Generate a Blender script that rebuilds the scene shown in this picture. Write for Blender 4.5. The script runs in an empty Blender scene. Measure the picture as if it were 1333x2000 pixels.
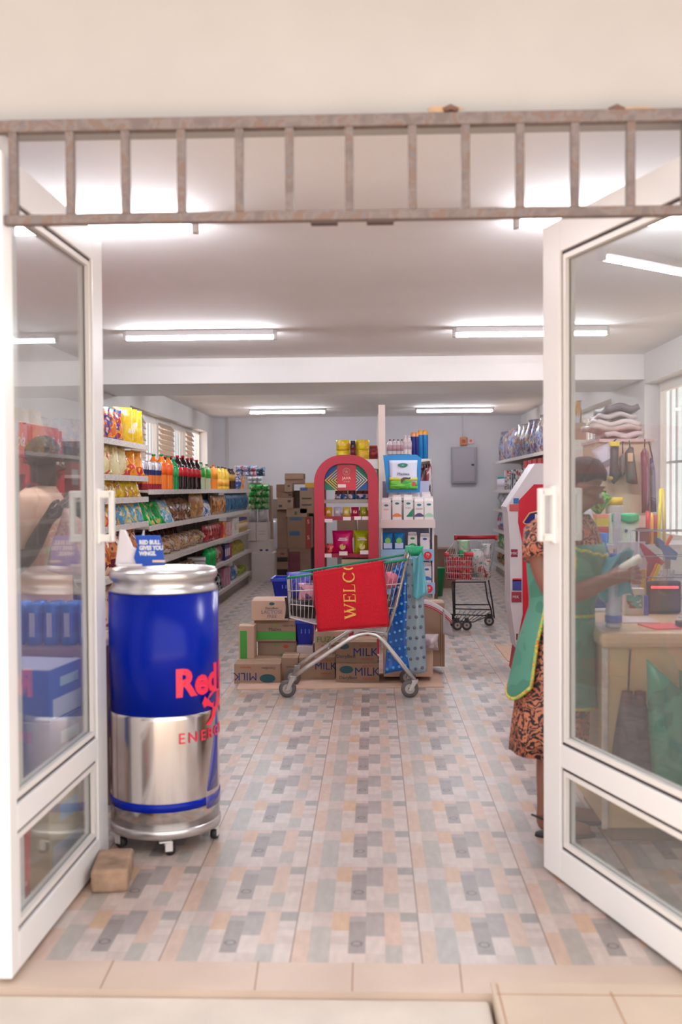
import bpy, math, random
from mathutils import Vector, Matrix
R = math.radians
random.seed(7)
C = bpy.context.scene.collection
F = 1944.0; CX, CY = 666.5, 1000.0; CAMZ = 1.43
# ---------------------------------------------------------------- camera
cam_d = bpy.data.cameras.new('camera'); cam = bpy.data.objects.new('camera', cam_d); C.objects.link(cam)
cam_d.sensor_fit = 'VERTICAL'; cam_d.sensor_height = 36; cam_d.lens = 36*F/2000
rot = Matrix.Rotation(math.atan(63.5/F), 3, 'Z') @ Matrix.Rotation(R(90) - math.atan(45/F), 3, 'X') @ Matrix.Rotation(-0.006, 3, 'Z')
cam.matrix_world = Matrix.Translation((0, 0, CAMZ)) @ rot.to_4x4()
cam_d.clip_start = .05; cam_d.clip_end = 200
cam_d.dof.use_dof = True; cam_d.dof.focus_distance = 7.5; cam_d.dof.aperture_fstop = 2.4
bpy.context.scene.camera = cam
# ---------------------------------------------------------------- world and exposure
sc = bpy.context.scene
sc.view_settings.view_transform = 'Standard'; sc.view_settings.look = 'None'
sc.view_settings.gamma = 1; sc.view_settings.use_curve_mapping = False
sc.view_settings.exposure = 0.38
W = bpy.data.worlds.new('sky'); sc.world = W; W.use_nodes = True
W.node_tree.nodes['Background'].inputs[0].default_value = (1.0, .982, .96, 1)
W.node_tree.nodes['Background'].inputs[1].default_value = 1.6
TUBE = (145.0, 98.0, 86.0, 70.0)   # strength of the tubes, row by row from the door
sun_d = bpy.data.lights.new('sun', 'SUN'); sun_d.energy = 9.0; sun_d.angle = R(3); sun_d.color = (1, .95, .9)
sun = bpy.data.objects.new('sun', sun_d); C.objects.link(sun); sun.rotation_euler = (R(-28), 0, 0)   # stands high behind the shop: the facade is in shade, the street is lit
try:
    sc.cycles.max_bounces = 8; sc.cycles.transparent_max_bounces = 16
    sc.cycles.caustics_reflective = False; sc.cycles.caustics_refractive = False
except Exception: pass

def at(px, py, Y):
    """point of the plane y=Y that the pixel looks at"""
    d = rot @ Vector(((px-CX)/F, -(py-CY)/F, -1.0))
    return Vector((0, 0, CAMZ)) + d*(Y/d.y)
def fl(px, py, Z=0.0):
    d = rot @ Vector(((px-CX)/F, -(py-CY)/F, -1.0))
    return Vector((0, 0, CAMZ)) + d*((Z-CAMZ)/d.z)
def at_x(px, py, X):
    d = rot @ Vector(((px-CX)/F, -(py-CY)/F, -1.0))
    return Vector((0, 0, CAMZ)) + d*(X/d.x)

# ---------------------------------------------------------------- materials
def lin(c):
    return tuple((v/255/12.92 if v/255 <= .04045 else ((v/255+.055)/1.055)**2.4) for v in c[:3]) + (1,)
_M = {}
def M(col, rough=.5, metal=0, **k):
    key = (tuple(col), rough, metal, tuple(sorted(k.items())))
    if key in _M: return _M[key]
    m = bpy.data.materials.new('paint'); m.use_nodes = True
    b = m.node_tree.nodes['Principled BSDF']
    b.inputs['Base Color'].default_value = lin(col); b.inputs['Roughness'].default_value = rough
    b.inputs['Metallic'].default_value = metal
    if k.get('coat'): b.inputs['Coat Weight'].default_value = k['coat']; b.inputs['Coat Roughness'].default_value = .08
    if k.get('spec') is not None: b.inputs['Specular IOR Level'].default_value = k['spec']
    if k.get('trans'): b.inputs['Transmission Weight'].default_value = k['trans']
    if k.get('alpha'): b.inputs['Alpha'].default_value = k['alpha']
    if k.get('emit'): b.inputs['Emission Color'].default_value = lin(col); b.inputs['Emission Strength'].default_value = k['emit']
    if k.get('noise'):
        nt = m.node_tree; tc = nt.nodes.new('ShaderNodeTexCoord'); n = nt.nodes.new('ShaderNodeTexNoise')
        n.inputs['Scale'].default_value = k.get('ns', 6); n.inputs['Detail'].default_value = 6
        r = nt.nodes.new('ShaderNodeValToRGB'); a = k['noise']
        r.color_ramp.elements[0].position = .3; r.color_ramp.elements[1].position = .7
        r.color_ramp.elements[0].color = lin([v*(1-a) for v in col]); r.color_ramp.elements[1].color = lin([min(255, v*(1+a*.5)) for v in col])
        nt.links.new(tc.outputs['Object'], n.inputs['Vector']); nt.links.new(n.outputs['Fac'], r.inputs['Fac']); nt.links.new(r.outputs['Color'], b.inputs['Base Color'])
        bu = nt.nodes.new('ShaderNodeBump'); bu.inputs['Strength'].default_value = k.get('bump', .15); bu.inputs['Distance'].default_value = .01
        nt.links.new(n.outputs['Fac'], bu.inputs['Height']); nt.links.new(bu.outputs['Normal'], b.inputs['Normal'])
    _M[key] = m
    return m
def PM(cols, scale=18, rough=.35, seed=0.0, stretch=(1, 1, 1), bump=.25):
    """printed or patterned surface: patches of several colours"""
    key = ('P', tuple(map(tuple, cols)), scale, rough, seed, stretch)
    if key in _M: return _M[key]
    m = bpy.data.materials.new('print'); m.use_nodes = True; nt = m.node_tree; b = nt.nodes['Principled BSDF']
    tc = nt.nodes.new('ShaderNodeTexCoord'); mp = nt.nodes.new('ShaderNodeMapping')
    mp.inputs['Scale'].default_value = stretch; oi = nt.nodes.new('ShaderNodeObjectInfo'); rn_ = nt.nodes.new('ShaderNodeMath'); rn_.operation = 'MULTIPLY_ADD'; rn_.inputs[1].default_value = 7.3; rn_.inputs[2].default_value = seed
    cb_ = nt.nodes.new('ShaderNodeCombineXYZ'); nt.links.new(oi.outputs['Random'], rn_.inputs[0])
    for i_ in range(3): nt.links.new(rn_.outputs[0], cb_.inputs[i_])
    nt.links.new(cb_.outputs[0], mp.inputs['Location'])
    n = nt.nodes.new('ShaderNodeTexNoise'); n.inputs['Scale'].default_value = scale; n.inputs['Detail'].default_value = 2.5; n.inputs['Distortion'].default_value = .6
    r = nt.nodes.new('ShaderNodeValToRGB'); r.color_ramp.interpolation = 'CONSTANT'
    k = len(cols)
    while len(r.color_ramp.elements) < k: r.color_ramp.elements.new(.5)
    for i, c in enumerate(cols):
        e = r.color_ramp.elements[i]; e.position = 0 if i == 0 else .34+.32*(i-.5)/(k-1); e.color = lin(c)
    nt.links.new(tc.outputs['Object'], mp.inputs['Vector']); nt.links.new(mp.outputs['Vector'], n.inputs['Vector'])
    nt.links.new(n.outputs['Fac'], r.inputs['Fac']); nt.links.new(r.outputs['Color'], b.inputs['Base Color'])
    b.inputs['Roughness'].default_value = rough
    n2 = nt.nodes.new('ShaderNodeTexNoise'); n2.inputs['Scale'].default_value = scale*1.3
    bu = nt.nodes.new('ShaderNodeBump'); bu.inputs['Strength'].default_value = bump; bu.inputs['Distance'].default_value = .02
    nt.links.new(tc.outputs['Object'], n2.inputs['Vector']); nt.links.new(n2.outputs['Fac'], bu.inputs['Height']); nt.links.new(bu.outputs['Normal'], b.inputs['Normal'])
    _M[key] = m
    return m
def glass_mat(tint=(244, 246, 246), rough=.01, body=.07, dirt=.06):
    """thin pane: mostly clear with a sharp Fresnel reflection and a film of dust"""
    m = bpy.data.materials.new('pane_glass'); m.use_nodes = True; nt = m.node_tree; nt.nodes.clear()
    o = nt.nodes.new('ShaderNodeOutputMaterial'); t = nt.nodes.new('ShaderNodeBsdfTransparent'); g = nt.nodes.new('ShaderNodeBsdfGlossy')
    d = nt.nodes.new('ShaderNodeBsdfDiffuse'); a = nt.nodes.new('ShaderNodeMixShader'); c = nt.nodes.new('ShaderNodeMixShader')
    t.inputs[0].default_value = lin(tint); g.inputs['Roughness'].default_value = rough; g.inputs[0].default_value = (1, 1, 1, 1)
    d.inputs[0].default_value = lin((225, 222, 220))
    ge = nt.nodes.new('ShaderNodeNewGeometry'); dp = nt.nodes.new('ShaderNodeVectorMath'); dp.operation = 'DOT_PRODUCT'
    nt.links.new(ge.outputs['Normal'], dp.inputs[0]); nt.links.new(ge.outputs['Incoming'], dp.inputs[1])
    def mm(op, x, y):
        n = nt.nodes.new('ShaderNodeMath'); n.operation = op
        for i, q in enumerate((x, y)):
            if q is None: continue
            if isinstance(q, (int, float)): n.inputs[i].default_value = q
            else: nt.links.new(q, n.inputs[i])
        return n.outputs[0]
    sch = mm('ADD', mm('MULTIPLY', mm('POWER', mm('SUBTRACT', 1.0, mm('ABSOLUTE', dp.outputs['Value'], None)), 5.0), .9), body*.6)
    nt.links.new(sch, a.inputs[0]); nt.links.new(t.outputs[0], a.inputs[1]); nt.links.new(g.outputs[0], a.inputs[2])
    c.inputs[0].default_value = dirt; nt.links.new(a.outputs[0], c.inputs[1]); nt.links.new(d.outputs[0], c.inputs[2]); nt.links.new(c.outputs[0], o.inputs[0])
    return m
def film_mat(col, alpha=.5, rough=.15):
    return M(col, rough, 0, alpha=alpha, coat=.4)

# ---------------------------------------------------------------- mesh builder
class G:
    def __init__(s): s.v = []; s.f = []; s.m = []; s.s = []
    def add(s, vs, fs, mi=0, sm=False, mat=None):
        o = len(s.v)
        s.v += [tuple(mat @ Vector(v)) if mat else tuple(v) for v in vs]
        for f in fs: s.f.append([i+o for i in f]); s.m.append(mi); s.s.append(sm)
        return s
    def box(s, c, d, mi=0, mat=None):
        x, y, z = c; a, b, e = d[0]/2, d[1]/2, d[2]/2
        vs = [(x-a, y-b, z-e), (x+a, y-b, z-e), (x+a, y+b, z-e), (x-a, y+b, z-e), (x-a, y-b, z+e), (x+a, y-b, z+e), (x+a, y+b, z+e), (x-a, y+b, z+e)]
        return s.add(vs, [(3, 2, 1, 0), (4, 5, 6, 7), (0, 1, 5, 4), (1, 2, 6, 5), (2, 3, 7, 6), (3, 0, 4, 7)], mi, False, mat)
    def bx(s, x0, x1, y0, y1, z0, z1, mi=0, mat=None):
        return s.box(((x0+x1)/2, (y0+y1)/2, (z0+z1)/2), (abs(x1-x0), abs(y1-y0), abs(z1-z0)), mi, mat)
    def hexa(s, p8, mi=0):
        return s.add(p8, [(3, 2, 1, 0), (4, 5, 6, 7), (0, 1, 5, 4), (1, 2, 6, 5), (2, 3, 7, 6), (3, 0, 4, 7)], mi)
    def tube(s, pts, r, mi=0, n=8, closed=False, caps=True):
        pts = [Vector(p) for p in pts]; L = len(pts); rs = r if isinstance(r, (list, tuple)) else [r]*L
        rings = []; up = None
        for i, p in enumerate(pts):
            if closed: t = pts[(i+1) % L]-pts[i-1]
            else: t = (pts[min(i+1, L-1)]-pts[max(i-1, 0)])
            t.normalize()
            if up is None:
                up = t.orthogonal().normalized()
            else:
                up = (up - t*up.dot(t)); up = up.normalized() if up.length > 1e-6 else t.orthogonal().normalized()
            b = t.cross(up)
            rings.append([p + (up*math.cos(2*math.pi*k/n) + b*math.sin(2*math.pi*k/n))*rs[i] for k in range(n)])
        vs = [v for q in rings for v in q]; fs = []
        for i in range(L if closed else L-1):
            j = (i+1) % L
            for k in range(n): fs.append((i*n+k, i*n+(k+1) % n, j*n+(k+1) % n, j*n+k))
        if caps and not closed: fs.append(tuple(range(n-1, -1, -1))); fs.append(tuple((L-1)*n+k for k in range(n)))
        return s.add(vs, fs, mi, True)
    def lathe(s, prof, n=24, mi=0, c=(0, 0, 0), mis=None, mat=None, sm=True):
        vs = []; L = len(prof)
        for r, z in prof: vs += [(c[0]+r*math.cos(2*math.pi*k/n), c[1]+r*math.sin(2*math.pi*k/n), c[2]+z) for k in range(n)]
        for i in range(L-1):
            fs = [(i*n+k, i*n+(k+1) % n, (i+1)*n+(k+1) % n, (i+1)*n+k) for k in range(n)]
            if i == 0:
                o = len(s.v); s.v += [tuple(mat @ Vector(v)) if mat else v for v in vs]
            for f in fs: s.f.append([a+o for a in f]); s.m.append(mis[i] if mis else mi); s.s.append(sm)
        s.f.append([o+k for k in range(n-1, -1, -1)]); s.m.append(mis[0] if mis else mi); s.s.append(False)
        s.f.append([o+(L-1)*n+k for k in range(n)]); s.m.append(mis[-1] if mis else mi); s.s.append(False)
        return s
    def loft(s, secs, n=24, mi=0, caps=True, wob=None):
        """secs: (x, y, z, rx, ry[, angle]) horizontal ellipses"""
        vs = []; L = len(secs)
        for i, q in enumerate(secs):
            a = q[5] if len(q) > 5 else 0
            for k in range(n):
                t = 2*math.pi*k/n; w = 1+(wob(i/(L-1), t) if wob else 0)
                x, y = q[3]*w*math.cos(t), q[4]*w*math.sin(t)
                vs.append((q[0]+x*math.cos(a)-y*math.sin(a), q[1]+x*math.sin(a)+y*math.cos(a), q[2]))
        fs = [(i*n+k, i*n+(k+1) % n, (i+1)*n+(k+1) % n, (i+1)*n+k) for i in range(L-1) for k in range(n)]
        if caps: fs.append(tuple(range(n-1, -1, -1))); fs.append(tuple((L-1)*n+k for k in range(n)))
        return s.add(vs, fs, mi, True)
    def prism(s, pts, y0, y1, mi=0, mat=None):
        """outline in x,z extruded along y"""
        n = len(pts); vs = [(x, y0, z) for x, z in pts]+[(x, y1, z) for x, z in pts]
        fs = [tuple(range(n)), tuple(range(2*n-1, n-1, -1))]+[(i, n+i, n+(i+1) % n, (i+1) % n) for i in range(n)]
        return s.add(vs, fs, mi, False, mat)
    def sheet(s, fn, nu=10, nv=10, th=.002, mi=0):
        """curved sheet with thickness; fn(u,v)->point"""
        P = [[Vector(fn(i/nu, j/nv)) for j in range(nv+1)] for i in range(nu+1)]
        top = []; bot = []
        for i in range(nu+1):
            for j in range(nv+1):
                du = P[min(i+1, nu)][j]-P[max(i-1, 0)][j]; dv = P[i][min(j+1, nv)]-P[i][max(j-1, 0)]
                nn = du.cross(dv); nn = nn.normalized() if nn.length > 1e-9 else Vector((0, 0, 1))
                top.append(P[i][j]+nn*th/2); bot.append(P[i][j]-nn*th/2)
        m = nv+1; N = len(top); fs = []
        for i in range(nu):
            for j in range(nv):
                a = i*m+j; fs.append((a, a+m, a+m+1, a+1)); fs.append((N+a+1, N+a+m+1, N+a+m, N+a))
        for i in range(nu): fs.append((i*m, N+i*m, N+(i+1)*m, (i+1)*m)); a = i*m+nv; fs.append((a+m, N+a+m, N+a, a))
        for j in range(nv): fs.append((j+1, N+j+1, N+j, j)); a = nu*m+j; fs.append((a, N+a, N+a+1, a+1))
        return s.add(top+bot, fs, mi, True)
    def pillow(s, w, h, d, mi=0, c=(0, 0, 0), crimp=.06, mat=None, seed=0, mi2=None):
        """upright sealed packet standing on z=c.z, w along x, d along y"""
        rn = random.Random(seed); nu, nv = 9, 11; vs = []
        for sd in (-1, 1):
            for j in range(nv+1):
                v = j/nv
                for i in range(nu+1):
                    u = i/nu
                    bul = (max(0, math.sin(math.pi*u))**.55)*(max(0, math.sin(math.pi*min(1, max(0, (v-crimp)/(1-2*crimp)))))**.5)
                    nar = 1-.07*math.sin(math.pi*v)
                    x = (u-.5)*w*nar; y = sd*(d/2*bul*(1+.18*rn.uniform(-1, 1))+.001)
                    vs.append((c[0]+x, c[1]+y, c[2]+v*h))
        m = nu+1; N = (nu+1)*(nv+1)
        for j in range(nv):
            for i in range(nu):
                a = j*m+i; k = mi2 if (mi2 is not None and (j == 0 or j == nv-1)) else mi
                pass
        o = len(s.v); s.v += [tuple(mat @ Vector(v)) if mat else v for v in vs]
        def q(f, k): s.f.append([t+o for t in f]); s.m.append(k); s.s.append(True)
        for j in range(nv):
            k = mi2 if (mi2 is not None and (j == 0 or j == nv-1)) else mi
            for i in range(nu):
                a = j*m+i; q((a, a+1, a+m+1, a+m), k); q((N+a+m, N+a+m+1, N+a+1, N+a), k)
            q((j*m, (j+1)*m, N+(j+1)*m, N+j*m), k); a = j*m+nu; q((N+a, N+a+m, a+m, a), k)
        for i in range(nu): q((i+1, i, N+i, N+i+1), mi); a = nv*m+i; q((a, a+1, N+a+1, N+a), mi)
        return s
    def obj(s, name, mats, parent=None, bevel=0, sub=0, loc=None):
        me = bpy.data.meshes.new(name); me.from_pydata(s.v, [], s.f)
        if not isinstance(mats, (list, tuple)): mats = [mats]
        for m in mats: me.materials.append(m)
        me.polygons.foreach_set('material_index', [min(i, len(mats)-1) for i in s.m]); me.polygons.foreach_set('use_smooth', s.s)
        me.update(); o = bpy.data.objects.new(name, me); C.objects.link(o)
        if parent: o.parent = parent
        if loc is not None: o.location = loc
        if bevel:
            b = o.modifiers.new('bevel', 'BEVEL'); b.width = bevel; b.segments = 2; b.limit_method = 'ANGLE'
        if sub:
            b = o.modifiers.new('sub', 'SUBSURF'); b.levels = sub; b.render_levels = sub
        return o
def tag(o, label=None, cat=None, group=None, kind=None):
    if label: o['label'] = label
    if cat: o['category'] = cat
    if group: o['group'] = group
    if kind: o['kind'] = kind
    return o
def empty(name, loc, label, cat, rz=0, group=None):
    o = bpy.data.objects.new(name, None); C.objects.link(o); o.location = loc; o.rotation_euler.z = rz; o.empty_display_size = .1
    return tag(o, label, cat, group)
def copy_tree(o, parent=None):
    c = o.copy(); C.objects.link(c); c.parent = parent
    for ch in list(o.children):
        copy_tree(ch, c)
    return c
def struct(name, g, mats, **k):
    o = g.obj(name, mats, **k); o['kind'] = 'structure'; return o
_T = {}
def text(s, h, mat, parent, loc, rot=(R(90), 0, 0), name='lettering', depth=.001, sx=1, bold=0, align='CENTER', spacing=1, shear=0, bend=None):
    cu = bpy.data.curves.new('t', 'FONT'); cu.body = s; cu.size = h*1.4; cu.extrude = depth; cu.align_x = align; cu.align_y = 'CENTER'
    cu.offset = bold; cu.space_character = spacing; cu.shear = shear; cu.resolution_u = 3
    o = bpy.data.objects.new('t', cu); C.objects.link(o)
    me = bpy.data.meshes.new_from_object(o.evaluated_get(bpy.context.evaluated_depsgraph_get()))
    bpy.data.objects.remove(o); bpy.data.curves.remove(cu)
    for v in me.vertices:
        v.co.x *= sx
        if bend: v.co = Vector(bend(*v.co))
    me.materials.clear(); me.materials.append(mat)
    t = bpy.data.objects.new(name, me); C.objects.link(t); t.location = loc; t.rotation_euler = rot; t.parent = parent
    return t
def arc(c, r, a0, a1, n, plane='xz'):
    out = []
    for i in range(n+1):
        a = a0+(a1-a0)*i/n
        if plane == 'xz': out.append((c[0]+r*math.cos(a), c[1]+r*math.sin(a)))
    return out

# ================================================================ THE SETTING
CEIL = 2.72; XL, XR, YB = -2.87, 2.63, 17.8; YW0, YW1 = 2.90, 3.0
wallm = M((230, 226, 224), .75, noise=.03, ns=1.5, bump=.05)
facadem = M((168, 163, 160), .8, noise=.035, ns=2.2, bump=.08)
ceilm = M((244, 239, 237), .8, noise=.03, ns=.8, bump=.03)
whitem = M((240, 236, 233), .35)

def floor_mat():
    m = bpy.data.materials.new('floor_tiles'); m.use_nodes = True; nt = m.node_tree; b = nt.nodes['Principled BSDF']; L = nt.links.new
    tc = nt.nodes.new('ShaderNodeTexCoord'); sp = nt.nodes.new('ShaderNodeSeparateXYZ'); L(tc.outputs['Object'], sp.inputs[0])
    def math_(op, a, b_=None, c=None):
        n = nt.nodes.new('ShaderNodeMath'); n.operation = op
        for i, q in enumerate((a, b_, c)):
            if q is None: continue
            if isinstance(q, (int, float)): n.inputs[i].default_value = q
            else: L(q, n.inputs[i])
        return n.outputs[0]
    x = math_('MULTIPLY_ADD', sp.outputs[0], 2.5, (.26+8)*2.5); y = math_('MULTIPLY_ADD', sp.outputs[1], 2.5, -2.93*2.5+2)
    u = math_('FRACT', x); v = math_('FRACT', y)
    W_, P_, O_, G_, D_, Mg, Pk, W2 = (228, 221, 217), (225, 205, 190), (224, 197, 170), (196, 197, 193), (170, 167, 167), (184, 181, 181), (226, 205, 200), (218, 209, 205)
    cu = [0, .125, .29, .43, .57, .72, .855]
    bands = [  # v from near (0) to far (1)
        (0.0, [P_, G_, W2, W_, W2, W2, W_]), (.10, [P_, G_, W_, W_, W2, G_, W_]), (.25, [P_, G_, W_, D_, W_, G_, W_]),
        (.40, [P_, G_, W2, D_, W_, P_, W2]), (.55, [P_, G_, W_, D_, Mg, P_, W_]), (.65, [W_, G_, O_, D_, Mg, P_, W2]),
        (.72, [W_, W2, O_, (165, 160, 160), Mg, P_, W_]), (.82, [W_, W2, O_, Mg, Mg, P_, (178, 180, 178)]), (.92, [W_, W2, O_, Pk, (176, 172, 172), P_, (178, 180, 178)])]
    prev = None
    for v0, cols in bands:
        r = nt.nodes.new('ShaderNodeValToRGB'); r.color_ramp.interpolation = 'CONSTANT'
        while len(r.color_ramp.elements) < 7: r.color_ramp.elements.new(.5)
        for i in range(7): r.color_ramp.elements[i].position = cu[i]; r.color_ramp.elements[i].color = lin(cols[i])
        L(u, r.inputs[0])
        if prev is None: prev = r.outputs[0]
        else:
            mx = nt.nodes.new('ShaderNodeMix'); mx.data_type = 'RGBA'; L(math_('GREATER_THAN', v, v0), mx.inputs[0]); L(prev, mx.inputs[6]); L(r.outputs[0], mx.inputs[7]); prev = mx.outputs[2]
    # circle print in the dark cell
    du = math_('MULTIPLY', math_('SUBTRACT', u, .5), 1.0); dv = math_('SUBTRACT', v, .42)
    dist = math_('SQRT', math_('ADD', math_('MULTIPLY', du, du), math_('MULTIPLY', dv, dv)))
    ring = math_('LESS_THAN', math_('ABSOLUTE', math_('SUBTRACT', dist, .04)), .008)
    def over(prev, fac, col, blend='MIX', amt=1.0):
        mx = nt.nodes.new('ShaderNodeMix'); mx.data_type = 'RGBA'; mx.blend_type = blend
        L(math_('MULTIPLY', fac, amt), mx.inputs[0]); L(prev, mx.inputs[6])
        if isinstance(col, tuple): mx.inputs[7].default_value = lin(col)
        else: L(col, mx.inputs[7])
        return mx.outputs[2]
    prev = over(prev, ring, (125, 120, 122))
    # tint per tile and stone veining
    wn = nt.nodes.new('ShaderNodeTexWhiteNoise'); cb = nt.nodes.new('ShaderNodeCombineXYZ'); L(math_('FLOOR', x), cb.inputs[0]); L(math_('FLOOR', y), cb.inputs[1]); L(cb.outputs[0], wn.inputs[0])
    rt = nt.nodes.new('ShaderNodeValToRGB'); rt.color_ramp.elements[0].color = lin((253, 245, 242)); rt.color_ramp.elements[1].color = lin((247, 248, 252)); L(wn.outputs[0], rt.inputs[0])
    prev = over(prev, rt.outputs[0], rt.outputs[0], 'MULTIPLY', 1.0)
    ns = nt.nodes.new('ShaderNodeTexNoise'); ns.inputs['Scale'].default_value = 14; ns.inputs['Detail'].default_value = 6; mp = nt.nodes.new('ShaderNodeMapping'); mp.inputs['Scale'].default_value = (3, 1, 1)
    L(tc.outputs['Object'], mp.inputs[0]); L(mp.outputs[0], ns.inputs[0]); rv = nt.nodes.new('ShaderNodeValToRGB'); rv.color_ramp.elements[0].position = .3; rv.color_ramp.elements[1].position = .7
    rv.color_ramp.elements[0].color = lin((232, 230, 230)); rv.color_ramp.elements[1].color = lin((255, 255, 255)); L(ns.outputs[0], rv.inputs[0])
    prev = over(prev, rv.outputs[0], rv.outputs[0], 'MULTIPLY', 1.0)
    jx = math_('LESS_THAN', math_('ABSOLUTE', math_('SUBTRACT', u, .5)), 2); jx = math_('GREATER_THAN', math_('ABSOLUTE', math_('SUBTRACT', u, .5)), .4945)
    jy = math_('GREATER_THAN', math_('ABSOLUTE', math_('SUBTRACT', v, .5)), .4965)
    prev = over(prev, jx, (150, 132, 122)); prev = over(prev, jy, (188, 176, 168))
    prev = over(prev, math_('ADD', 1.0, 0.0), (230, 222, 217), 'MULTIPLY', 1.0)
    L(prev, b.inputs['Base Color']); b.inputs['Roughness'].default_value = .42; b.inputs['Coat Weight'].default_value = .08; b.inputs['Coat Roughness'].default_value = .25
    return m
struct('floor', G().bx(XL-.2, XR+.2, 2.97, YB+.2, -.1, 0), floor_mat())
thm = M((196, 173, 157), .45, noise=.05, ns=3, bump=.05)
g = G().bx(-1.5, 1.5, 2.80, 2.97, -.1, 0)
struct('trim_threshold', g, thm)
g = G()
for px in (198, 495, 688, 905):
    p = fl(px, 1920); q = fl(px-10 if px < 300 else px, 1945); g.hexa([(p.x-.002, 2.972, 0), (p.x+.002, 2.972, 0), (q.x+.002, 2.80, 0), (q.x-.002, 2.80, 0), (p.x-.002, 2.972, .0008), (p.x+.002, 2.972, .0008), (q.x+.002, 2.80, .0008), (q.x-.002, 2.80, .0008)])
struct('trim_threshold_joints', g, M((150, 118, 98), .8))
struct('trim_doorstep', G().bx(-1.6, .32, 2.3, 2.80, -.2, -.02), M((202, 189, 178), .6, noise=.06, ns=4, bump=.05), bevel=.01)
struct('trim_ramp', G().bx(.33, 1.6, 2.3, 2.86, -.2, .006), M((198, 177, 158), .6, noise=.05, ns=3, bump=.05), bevel=.008)
g = G().bx(.345, .349, 2.3, 2.84, .006, .0072); g.bx(.66, .664, 2.5, 2.80, .006, .0072); g.bx(.34, 1.5, 2.78, 2.783, .006, .0072)
struct('trim_ramp_joints', g, M((170, 130, 100), .8))
struct('ground', G().bx(-12, 12, -14, 2.3, -.32, -.2), M((205, 185, 168), .9, noise=.08, ns=1, bump=.1))

struct('ceiling', G().bx(XL-.2, XR+.2, 3.0, YB+.2, CEIL, CEIL+.15), ceilm)
struct('trim_beam_front', G().bx(XL, XR, 9.75, 9.85, 2.472, CEIL), ceilm, bevel=.006)
struct('trim_beam_back', G().bx(XL, XR, 9.85, 11.1, 2.482, CEIL), M((254, 254, 255), .7), bevel=.006)  # whiter than the front: the bright underside's light is put into this colour
struct('wall_back', G().bx(XL-.2, XR+.2, YB, YB+.2, 0, CEIL), M((206, 202, 206), .75, noise=.03, ns=1, bump=.04))
struct('trim_pipe', G().bx(-2.63, -2.60, YB-.03, YB, 0, CEIL), M((196, 188, 186), .7))
struct('wall_front', G().bx(-4, -1.10, YW0, YW1, -.2, 3.6).bx(1.0, 4, YW0, YW1, -.2, 3.6).bx(-1.10, 1.0, YW0, YW1, 2.485, 3.6), facadem)
struct('trim_canopy', G().bx(-4, 4, 2.45, 2.9, 3.2, 3.4), facadem)
# side walls with window openings
def side_wall(name, X0, X1, wins):
    g = G(); y = YW1
    for (a, b, z0, z1) in wins:
        g.bx(X0, X1, y, a, 0, CEIL); g.bx(X0, X1, a, b, 0, z0); g.bx(X0, X1, a, b, z1, CEIL); y = b
    g.bx(X0, X1, y, YB, 0, CEIL)
    return struct(name, g, wallm)
WL = (11.7, 17.15, 1.42, 2.43)
WR1 = (7.0, 9.75, .9, 2.43); WR2 = (11.1, 16.9, 1.45, 2.41)
side_wall('wall_left', XL-.2, XL, [WL]); side_wall('wall_right', XR, XR+.2, [WR1, WR2])
# ---- windows: frame, panes, louvred vents, burglar bars
pane = glass_mat(); framem = M((236, 228, 222), .4); slatm = M((222, 196, 172), .55); barm = M((214, 212, 222), .5)
def window(name, X, sgn, a, b, z0, z1, louvres, opens):
    """X is the outer plane of the wall; louvres/opens: lists of (y0,y1)"""
    fx = X-sgn*.03
    g = G(); t = .05
    g.bx(fx-.02, fx+.02, a, b, z0, z0+t); g.bx(fx-.02, fx+.02, a, b, z1-t, z1); g.bx(fx-.02, fx+.02, a, a+t, z0, z1); g.bx(fx-.02, fx+.02, b-t, b, z0, z1)
    w = struct(name, g, framem, bevel=.003)
    for (p, q) in opens+louvres:
        g = G(); g.bx(fx-.03, fx+.03, p, p+.06, z0, z1); g.bx(fx-.03, fx+.03, q-.06, q, z0, z1); g.bx(fx-.025, fx+.025, p, q, z0+.04, z0+.09); g.bx(fx-.025, fx+.025, p, q, z1-.09, z1-.04)
        g.obj('window_frame', framem, w, bevel=.002)
        G().bx(fx-.003, fx+.003, p+.05, q-.05, z0+.05, z1-.05).obj('pane', pane, w)
    for (p, q) in louvres:
        g = G(); z = z1-.10; k = 0
        while z > z1-.62:
            mt = Matrix.Translation((fx-sgn*.05, (p+q)/2, z)) @ Matrix.Rotation(sgn*R(35), 4, 'Y'); g.box((0, 0, 0), (.012, q-p-.1, .085), 0, mt); z -= .075
        g.obj('louvre', slatm, w)
    g = G(); y = a+.1
    while y < b: g.bx(X+sgn*.02-.008, X+sgn*.02+.008, y-.011, y+.011, z0, z1); y += .19
    g.bx(X+sgn*.02-.008, X+sgn*.02+.008, a, b, (z0+z1)/2-.012, (z0+z1)/2+.012)
    g.obj('burglar_bars', barm, w)
    return w
window('window_1', XL-.18, -1, WL[0], WL[1], WL[2], WL[3], [(11.75, 12.9), (13.75, 14.75), (15.75, 16.4)], [(12.9, 13.75), (14.75, 15.7)])
window('window_2', XR+.18, 1, WR1[0], WR1[1], WR1[2], WR1[3], [], [(7.1, 8.4), (8.4, 9.7)])
window('window_3', XR+.18, 1, WR2[0], WR2[1], WR2[2], WR2[3], [(11.15, 12.2), (13.2, 14.4)], [(12.2, 13.2), (14.4, 15.6)])
struct('ground_side', G().bx(-14, XL-.25, 2.3, 26, -.32, -.2).bx(XR+.25, 14, 2.3, 26, -.32, -.2), M((205, 185, 168), .9))

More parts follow.
